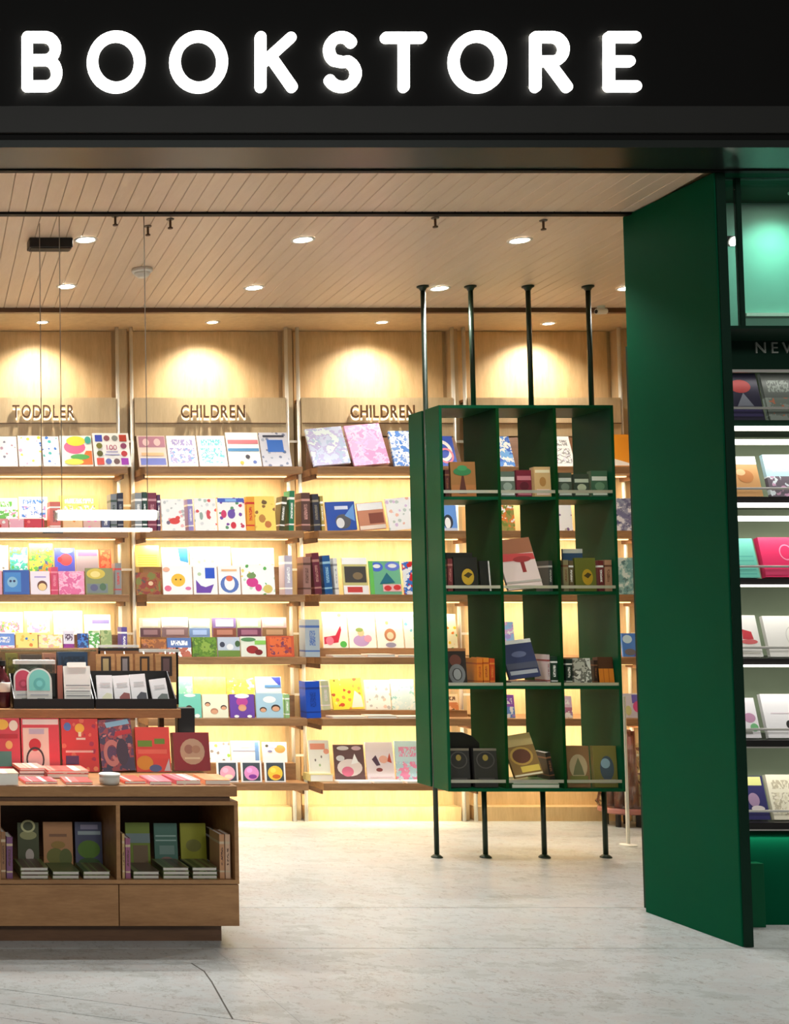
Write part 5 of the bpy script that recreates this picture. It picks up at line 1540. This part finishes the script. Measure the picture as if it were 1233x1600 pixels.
# red and pink books standing along the back of the table
GX = 'books on the display table'
YX = YT1 - 0.1
ch = (216, 34, 44)
box_art = [('r', 0.04, 0.05, 0.72, 0.82, (246, 222, 204)), ('r', 0.04, 0.88, 0.98, 0.98, (250, 240, 230)), ('e', 0.35, 0.5, 0.16, 0.12, (206, 40, 50)), ('o', 0.35, 0.22, 0.24, 0.24, 0.82, (70, 40, 40)), ('e', 0.35, 0.2, 0.19, 0.18, (246, 196, 190)), ('r', 0.2, 0.7, 0.6, 0.8, (200, 190, 206))]
row([(-42, -4, 1124, 'blots', ((222, 60, 70), YEL, W_, (246, 150, 120)), 'red book with cream dots'),
     (-3, 33, 1123, 'plain', ((224, 60, 76),), 'red book with yellow and white discs', {'art': [('e', 0.2, 0.88, 0.3, 0.1, (250, 200, 70)), ('e', 0.72, 0.86, 0.2, 0.1, (250, 240, 220)), ('e', 0.5, 0.5, 0.16, 0.08, (250, 190, 110)), ('r', 0.05, 0.62, 0.9, 0.7, (190, 30, 44)), ('r', 0.0, 0.1, 0.6, 0.38, (90, 140, 130))]}),
     (34, 95, 1124, 'plain', ((226, 60, 74),), 'red boxed book with kettle picture', {'t': 0.03, 'art': box_art}),
     (97, 156, 1124, 'blots', ((222, 50, 46), (236, 110, 80), (180, 30, 70), (240, 140, 90)), 'red book with little lamp and moon', {'art': [('e', 0.17, 0.85, 0.1, 0.08, (90, 130, 200)), ('e', 0.5, 0.82, 0.13, 0.09, (250, 190, 60)), ('r', 0.46, 0.66, 0.54, 0.75, (250, 236, 190)), ('r', 0.4, 0.6, 0.65, 0.64, (246, 220, 200)), ('r', 0.1, 0.14, 0.45, 0.3, (90, 40, 90)), ('r', 0.1, 0.36, 0.85, 0.4, (246, 190, 180))]}),
     (159, 212, 1126, 'scene', ((96, 62, 100), (160, 70, 80), (70, 60, 90), (206, 130, 130)), 'purple comic with pale blue heading', {'roll': -3, 'art': [('p', [(0.25, 0.84), (0.95, 0.9), (0.9, 0.99), (0.2, 0.94)], (150, 206, 236)), ('o', 0.35, 0.35, 0.26, 0.26, 0.6, (206, 130, 126)), ('e', 0.66, 0.36, 0.18, 0.26, (70, 56, 76)), ('p', [(0.45, 0.66), (0.98, 0.72), (0.98, 0.8), (0.5, 0.76)], (206, 50, 60))]}),
     (213, 268, 1137, 'plain', ((236, 70, 56),), 'orange-red book with green lettering', {'art': [('r', 0.06, 0.56, 0.48, 0.7, (110, 150, 40)), ('r', 0.55, 0.62, 0.85, 0.74, (110, 150, 50)), ('e', 0.25, 0.2, 0.24, 0.16, (230, 150, 40)), ('e', 0.55, 0.08, 0.18, 0.08, (90, 100, 150)), ('p', [(0.8, 0.02), (0.98, 0.02), (0.95, 0.3)], (210, 200, 210)), ('r', 0.05, 0.4, 0.9, 0.5, (244, 110, 90))]}),
     (272, 330, 1147, 'plain', ((150, 24, 34),), 'crimson box with cream badge', {'t': 0.05, 'name': 'gift_box', 'art': [('e', 0.52, 0.5, 0.34, 0.34, (206, 170, 140)), ('e', 0.42, 0.56, 0.12, 0.12, (170, 120, 100)), ('e', 0.62, 0.56, 0.12, 0.1, (186, 140, 110)), ('r', 0.3, 0.3, 0.72, 0.35, (236, 216, 180))]})],
    YX, zt1 + 0.0003, 'back of the display table', GX, lean=9, thick=0.016)
# a second pair of red books seen edge-on behind the comic
q = P(203, 1160, YX + 0.06)

# books lying flat along the front of the table
fl = [(-40, 34, 0.0, 0.17, 0.055, (236, 200, 170), 'cream stack-top book at the left edge', 0),
      (37, 94, 0.05, 0.17, 0.012, (230, 96, 100), 'pink leaflet near left stack', 2),
      (101, 148, 0.03, 0.18, 0.012, (236, 110, 104), 'salmon leaflet before the red stack', -3),
      (194, 232, 0.05, 0.2, 0.014, (236, 92, 76), 'coral leaflet right of white pot', 2),
      (233, 272, 0.02, 0.22, 0.016, (230, 120, 130), 'pink booklet in front of green-lettered book', -2),
      (274, 318, 0.03, 0.22, 0.02, (226, 104, 114), 'rosy booklet in front of crimson box', 2),
      (320, 364, 0.02, 0.22, 0.022, (240, 150, 104), 'peach booklet at right corner of table', -2)]
for xa, xb, dy, dp, t, c, nm, yw in fl:
    A, B = P(xa, 1225, YT0 + dy), P(xb, 1225, YT0 + dy)
    book(((A.x + B.x) / 2, YT0 + dy + 0.012, zt1 + 0.0003), (B.x - A.x) * 0.9, 0.1, t, nm + ', lying flat', 'scene', (c, tuple(min(255, v + 12) for v in c), tuple(max(0, v - 24) for v in c), (250, 226, 214)), name='booklet', flat=True, depth=dp, yaw=yw, group=GX)
stk = [(28, 70, 0.26, [(0.02, (96, 40, 44)), (0.016, (120, 50, 50)), (0.012, (240, 150, 136))], 'stack under the kettle box'),
       (72, 140, 0.26, [(0.022, (190, 60, 60)), (0.014, (230, 84, 74))], 'stack under the lamp book')]
for xa, xb, dy, lay, nm in stk:
    A, B = P(xa, 1200, YT0 + dy), P(xb, 1200, YT0 + dy)
    z = zt1 + 0.0003
    for k, (t, c) in enumerate(lay):
        book(((A.x + B.x) / 2 + 0.003 * k, YT0 + dy + 0.0, z), (B.x - A.x) * 0.95, 0.1, t, '%s red-pink book of the %s' % (('lowest', 'second', 'third')[k], nm), 'scene' if k == len(lay) - 1 else 'plain',
             (c, tuple(min(255, v + 15) for v in c), (244, 150, 130), (250, 220, 200)), name='paperback_book', flat=True, depth=0.2, yaw=k * 2 - 2, group=GX)
        z += t + 0.0004
# small white pot near the front edge
q = P(172, 1228, YT0 + 0.05)
t = thing('white_pot', (q.x, YT0 + 0.06, zt1), 'small round white pot at front edge of table', 'pot')
MB().lathe(q.x, YT0 + 0.06, [(0.04, zt1 + 0.0003), (0.046, zt1 + 0.012), (0.046, zt1 + 0.04)], 24).build('body', 'paper_grey', t, smooth=True)
MB().lathe(q.x, YT0 + 0.06, [(0.049, zt1 + 0.0405), (0.05, zt1 + 0.046), (0.046, zt1 + 0.05)], 24).build('lid', 'white_plastic', t, smooth=True)

# books inside the cubbies
GC = 'books in the table cubbies'
YC = YT0 + 0.26


def cub(items, ph, lean=6):
    row(items, YC, zc0 + 0.0003, ph, GC, lean=lean, thick=0.016, name='paperback_book')


cub([(28, 62, 1286, 'plain', ((70, 76, 44),), 'dark green book with pale stag', {'art': [('e', 0.5, 0.72, 0.4, 0.1, (150, 150, 100)), ('o', 0.5, 0.92, 0.34, 0.14, 0.7, (190, 190, 140)), ('e', 0.55, 0.28, 0.2, 0.14, (180, 170, 160))]}),
     (68, 115, 1285, 'plain', ((180, 130, 86),), 'tan book with green plants', {'art': [('e', 0.4, 0.25, 0.3, 0.18, (110, 110, 40)), ('e', 0.75, 0.22, 0.22, 0.2, (90, 100, 40)), ('r', 0.2, 0.68, 0.8, 0.74, (130, 90, 60)), ('e', 0.5, 0.5, 0.24, 0.08, (150, 120, 50))]}),
     (118, 161, 1285, 'plain', ((80, 84, 110),), 'grey-blue book with green bush', {'art': [('e', 0.5, 0.4, 0.42, 0.2, (90, 130, 40)), ('r', 0.1, 0.72, 0.95, 0.8, (160, 176, 180)), ('r', 0.2, 0.84, 0.85, 0.94, (140, 136, 160)), ('e', 0.5, 0.12, 0.4, 0.1, (60, 90, 40))]})],
    'left cubby of table')
cub([(197, 236, 1286, 'plain', ((110, 130, 40),), 'moss green book with grey band', {'art': [('r', 0.0, 0.55, 1.0, 0.76, (110, 130, 130)), ('r', 0.3, 0.05, 0.9, 0.5, (110, 90, 60))]}),
     (242, 279, 1287, 'plain', ((70, 112, 98),), 'teal green book with pale lines', {'art': [('r', 0.05, 0.7, 0.95, 0.73, (150, 180, 170)), ('r', 0.05, 0.6, 0.95, 0.63, (150, 180, 170)), ('r', 0.2, 0.3, 0.85, 0.5, (110, 140, 130)), ('e', 0.5, 0.15, 0.3, 0.1, (130, 100, 90))]}),
     (283, 324, 1287, 'plain', ((148, 150, 40),), 'yellow-green book', {'art': [('e', 0.5, 0.5, 0.3, 0.14, (120, 120, 50)), ('r', 0.0, 0.0, 1.0, 0.12, (60, 60, 40))]}),
     (329, 336, 1296, 'spine', ((96, 84, 50), W_), 'olive book spine', {'spine_out': True, 'dy': 0.0, 'depth': 0.1})],
    'right cubby of table')
# vertical piles of spines and flat stacks nearer the opening
for xa, xb, y, c, ph, kk in ((1.5, 9, 1300, (150, 110, 76), 'left', 'first'), (10, 20, 1308, (120, 80, 118), 'left', 'second'), (191, 195, 1303, (190, 160, 110), 'right', 'first'), (196, 204, 1310, (150, 90, 120), 'right', 'second'),
                             (343, 351, 1304, (190, 140, 100), 'right', 'third'), (352, 360, 1304, (206, 170, 140), 'right', 'fourth')):
    A, B = P(xa, 1340, YT0 + 0.03), P(xb, 1340, YT0 + 0.03)
    book(((A.x + B.x) / 2, YT0 + 0.03, zc0 + 0.0003), (B.x - A.x) * 0.94, P(xa, y, YT0 + 0.03).z - zc0, 0.01, 'upright thick spine near the opening, %s from left, %s table cubby' % (kk, ph), 'spine',
         (c, (200, 180, 150), (90, 60, 50)), name='paperback_book', spine_out=True, depth=0.15, group=GC)
for xa, xb, n, ph, kk in ((31, 77, 3, 'left', 'left'), (81, 125, 2, 'left', 'middle'), (129, 173, 2, 'left', 'right'), (207, 250, 2, 'right', 'left'), (254, 297, 3, 'right', 'middle'), (300, 341, 3, 'right', 'right')):
    A, B = P(xa, 1370, YT0 + 0.02), P(xb, 1370, YT0 + 0.02)
    z = zc0 + 0.0003
    tt = 0.017
    top = {'left': (74, 84, 44), 'middle': (84, 100, 50), 'right': (60, 76, 36)}[kk]
    for k in range(n):
        book(((A.x + B.x) / 2 + 0.0015 * (k % 2), YT0 + 0.02 + 0.002 * k, z), (B.x - A.x) * 0.95, 0.1, tt, '%s book in %s flat pile of %s table cubby' % (('lowest', 'second', 'third')[k], kk, ph), 'scene',
             (top, (110, 120, 70), (90, 70, 50), (60, 66, 40)), name='paperback_book', flat=True, depth=0.2, group=GC, paper='paper_grey')
        z += tt + 0.0004

# ------------------------------------------------------------------ stationery on the upper shelf
YS = YP0 + 0.015


def tray(xa, xb, yt, yb, depth, back_y, label):
    A, B = P(xa, yt, YS), P(xb, yt, YS)
    z0 = zr1 + 0.0004
    z1 = P(xa, yt, YS).z
    t = thing('stationery_tray', ((A.x + B.x) / 2, YS, z0), label, 'tray', 'black stationery trays')
    w = 0.005
    zb = P(xa, back_y, YS + depth).z
    MB().box(A.x, B.x, YS, YS + depth, z0, z0 + w).build('tray_floor', 'black_plastic', t)
    MB().box(A.x, B.x, YS, YS + w, z0 + w + 0.0003, z1).build('front_lip', 'black_plastic', t)
    MB().box(A.x, B.x, YS + depth - w, YS + depth, z0 + w + 0.0003, zb).build('back_wall', 'black_plastic', t)
    for x in (A.x, B.x - w):
        m = MB()
        pts = [(YS + w + 0.0003, z0 + w + 0.0003), (YS + depth - w - 0.0003, z0 + w + 0.0003), (YS + depth - w - 0.0003, zb), (YS + w + 0.0003, z1)]
        for xx in (x, x + w):
            m.v += [(xx, a, b) for a, b in pts]
        for f in ((0, 1, 2, 3), (7, 6, 5, 4), (0, 4, 5, 1), (1, 5, 6, 2), (2, 6, 7, 3), (3, 7, 4, 0)):
            m.face(f)
        m.build('side_wall', 'black_plastic', t)
    return z0 + w + 0.0006


zt_a = tray(22, 147, 1092, 1108, 0.17, 1052, 'black open tray holding arched cards and lined pads')
zt_b = tray(150, 276, 1092, 1108, 0.17, 1048, 'black open tray holding small white notebooks')
GS = 'stationery on the upper table shelf'


def arch(xa, xb, ytop, Y, col, label, hole):
    A, B = P(xa, 1080, Y), P(xb, 1080, Y)
    h = P(xa, ytop, Y).z - zt_a
    w = B.x - A.x
    def outline(w, h0, h1):
        return [(-w / 2, h0), (w / 2, h0), (w / 2, h1 - w * 0.5)] + [(w / 2 * math.cos(R(a)), h1 - w / 2 + w / 2 * math.sin(R(a))) for a in range(10, 180, 12)] + [(-w / 2, h1 - w * 0.5)]
    c = ((A.x + B.x) / 2, Y, zt_a)
    m = MB()
    m.prism(outline(w, 0, h), 0, 0.006)
    me = m.mesh('arched_card', 'white_plastic')
    o = bpy.data.objects.new('arched_card', me)
    COL.objects.link(o)
    o.location = c
    o.rotation_euler = (R(-8), 0, 0)
    o.location.z += 0.001
    tag(o, label, 'card', GS)
    a = MB()
    a.prism(outline(w * 0.84, h * 0.42, h * 0.96), -0.001, -0.0003, lin(col))
    k = 1.0
    a.prism(ellipse(0, h * 0.6, w * 0.24, w * 0.24, 20), -0.0016, -0.0011, lin(hole))
    a.prism(ellipse(0, h * 0.6, w * 0.13, w * 0.13, 20), -0.0022, -0.0017, lin(tuple(min(255, v + 30) for v in hole)))
    a.prism([(-w * 0.36, h * 0.3), (w * 0.36, h * 0.3), (w * 0.36, h * 0.33), (-w * 0.36, h * 0.33)], -0.001, -0.0003, lin((190, 190, 196)))
    a.prism([(-w * 0.1, h * 0.16), (w * 0.2, h * 0.16), (w * 0.2, h * 0.23), (-w * 0.1, h * 0.23)], -0.001, -0.0003, lin((140, 146, 140)))
    pm = a.mesh('card_print', 'ink')
    p = bpy.data.objects.new('card_print', pm)
    COL.objects.link(p)
    p.parent = o
    return o


arch(22.5, 52, 1045, YS + 0.05, (206, 60, 90), 'red arched card beside the mint one in tray', (180, 44, 74))
arch(43, 82, 1044, YS + 0.03, (130, 222, 210), 'mint green arched card in front of red one', (100, 196, 190))
# clear box standing behind the cards
A, B = P(24, 1060, YS + 0.09), P(86, 1060, YS + 0.09)
cbx = thing('clear_box', ((A.x + B.x) / 2, YS + 0.12, zt_a), 'clear plastic box with white rim behind arched cards', 'box')
zt2 = P(24, 1038, YS + 0.09).z
MB().box(A.x, B.x, YS + 0.09, YS + 0.093, zt_a, zt2).build('front_pane', 'acrylic', cbx)
MB().box(A.x, B.x, YS + 0.155, YS + 0.158, zt_a, zt2).build('back_pane', 'acrylic', cbx)
MB().box(A.x - 0.002, B.x + 0.002, YS + 0.088, YS + 0.16, zt2 + 0.0005, zt2 + 0.02).build('rim', 'white_plastic', cbx)
q = P(94.5, 1070, YS + 0.07)
book((q.x, YS + 0.07, zt_a), 0.026, P(92, 1040, YS + 0.07).z - zt_a, 0.012, 'brick-red notebook between clear box and lined pad', 'plain', ((176, 96, 76),), name='notebook', cat='notebook', group=GS, lean=4)
# lined pad with a metal clip
A, B = P(102, 1070, YS + 0.03), P(143, 1070, YS + 0.03)
h = P(100, 1041, YS + 0.05).z - zt_a
pad = book(((A.x + B.x) / 2, YS + 0.03, zt_a), B.x - A.x, h, 0.02, 'white lined pad with clip in left black tray', 'plain', ((240, 238, 230),), name='lined_pad', cat='notepad', group=GS, lean=10,
           art=[('r', 0.05, v, 0.95, v + 0.03, (150, 150, 150)) for v in (0.12, 0.25, 0.36, 0.5)])
cl = MB().box(-0.045, 0.045, -0.006, 0.026, h - 0.008, h + 0.018).mesh('clip', 'chrome')
o = bpy.data.objects.new('clip', cl)
COL.objects.link(o)
o.parent = pad
for i, (xa, xb, yt, c, nm) in enumerate(((146, 177, 1055, (232, 232, 200), 'pale yellow'), (180, 206, 1056, (150, 80, 76), 'brick red'), (207, 232, 1054, (74, 76, 84), 'charcoal'), (240, 266, 1062, (110, 120, 116), 'grey-green'))):
    A, B = P(max(xa, 152), 1075, YS + 0.04), P(xb, 1075, YS + 0.04)
    book(((A.x + B.x) / 2, YS + 0.03 + 0.006 * (i % 2), zt_b), (B.x - A.x) * 0.97, P(xa, yt, YS + 0.06).z - zt_b, 0.014, 'white notebook with %s lower patch in right black tray' % nm, 'plain', ((238, 237, 238),), name='notebook', cat='notebook', group=GS,
         lean=12, roll=(0, -3, -4, -7)[i], art=[('p', [(0.3, 0.06), (0.94, 0.06), (0.94, 0.4), (0.6, 0.44), (0.3, 0.3)], c), ('r', 0.2, 0.62, 0.85, 0.66, (206, 206, 206)), ('r', 0.2, 0.72, 0.85, 0.76, (206, 206, 206))])
# packs hanging in a row behind the trays on two metal rails
YH = YQ - 0.06
hang = thing('hanging_rail', (P(215, 1020, YH).x, YH, zr1), 'metal rails with dark tops above the hanging kraft packs', 'rail')
a, b = P(155, 1010, YH), P(217, 1010, YH)
MB().box(a.x, b.x, YH, YH + 0.02, P(155, 1009, YH).z - 0.008, P(155, 1009, YH).z + 0.004).build('rail_bar', 'steel_rail', hang)
MB().box(a.x - 0.002, b.x, YH - 0.002, YH + 0.018, P(155, 1015, YH).z - 0.006, P(155, 1015, YH).z + 0.008).build('rail_shade', 'black_plastic', hang)
a2, b2 = P(217, 1015, YH), P(280, 1015, YH)
MB().box(a2.x, b2.x, YH - 0.004, YH + 0.02, P(217, 1016, YH).z - 0.01, P(217, 1016, YH).z + 0.006).build('rail_bar', 'steel_rail', hang)
for x in (a.x, b2.x - 0.01):
    MB().box(x, x + 0.01, YH + 0.0205, YH + 0.03, zr1 + 0.0005, P(155, 1012, YH).z).build('upright', 'black_metal', hang)
for i, (xa, xb, c, nm) in enumerate(((150, 180, (150, 130, 90), 'gold'), (182, 208, (120, 110, 110), 'silver'), (211, 240, (150, 104, 56), 'amber'), (243, 276, (90, 66, 66), 'plum'))):
    A, B = P(xa, 1040, YH - 0.02), P(xb, 1040, YH - 0.02)
    z1 = P(xa, 1022, YH - 0.02).z
    h = z1 - P(xa, 1066, YH - 0.02).z
    m = MB().box(-(B.x - A.x) / 2 * 0.96, (B.x - A.x) / 2 * 0.96, 0, 0.012, 0, h).mesh('hanging_pack', 'table_wood')
    o = bpy.data.objects.new('hanging_pack', m)
    COL.objects.link(o)
    o.location = ((A.x + B.x) / 2, YH - 0.02, z1 - h)
    tag(o, 'kraft hanging pack with dark window and %s item, behind right tray' % nm, 'pack', 'hanging packs')
    add_art(o, B.x - A.x, h, [('r', 0.26, 0.22, 0.78, 0.92, (40, 26, 20)), ('r', 0.36, 0.36, 0.66, 0.84, c)])
    hk = MB().tube((0, 0.006, h), (0, 0.014, h + 0.012), 0.003, n=8).mesh('hook', 'chrome')
    ho = bpy.data.objects.new('hook', hk)
    COL.objects.link(ho)
    ho.parent = o
# dark boxes on the upper shelf behind the left tray
for i, (xa, xb, yt, c, nm) in enumerate(((-30, 8, 1020, (110, 80, 50), 'brown'), (10, 28, 1020, (110, 100, 40), 'olive'), (32, 66, 1022, (70, 56, 50), 'dark brown'), (68, 88, 1020, (140, 90, 74), 'copper'), (90, 138, 1018, (34, 52, 78), 'navy'))):
    A, B = P(xa, 1040, YQ - 0.07), P(xb, 1040, YQ - 0.07)
    book(((A.x + B.x) / 2, YQ - 0.072, zr1 + 0.0004), (B.x - A.x) * 0.95, P(xa, yt, YQ - 0.07).z - zr1 - 0.004, 0.06, '%s boxed set under the top ledge, %s from left' % (nm, ORD[i]), 'frame', (c, tuple(int(v * 0.7) for v in c), c), name='boxed_book_set', group=GS)
# dark bottle at the left edge
q = P(3, 1060, YS + 0.08)
t = thing('bottle', (q.x, YS + 0.08, zr1), 'dark bottle with white label left of the trays', 'bottle')
z0 = zr1 + 0.0004
MB().lathe(q.x, YS + 0.08, [(0.038, z0), (0.042, z0 + 0.006), (0.042, z0 + 0.13), (0.03, z0 + 0.16), (0.016, z0 + 0.18), (0.016, z0 + 0.21)], 24).build('body', 'bottle_glass', t, smooth=True)
MB().lathe(q.x, YS + 0.08, [(0.0428, z0 + 0.08), (0.043, z0 + 0.125), (0.0428, z0 + 0.128)], 24).build('label', 'paper', t, smooth=True)
MB().lathe(q.x, YS + 0.08, [(0.019, z0 + 0.2105), (0.019, z0 + 0.235)], 20).build('cap', 'black_plastic', t)
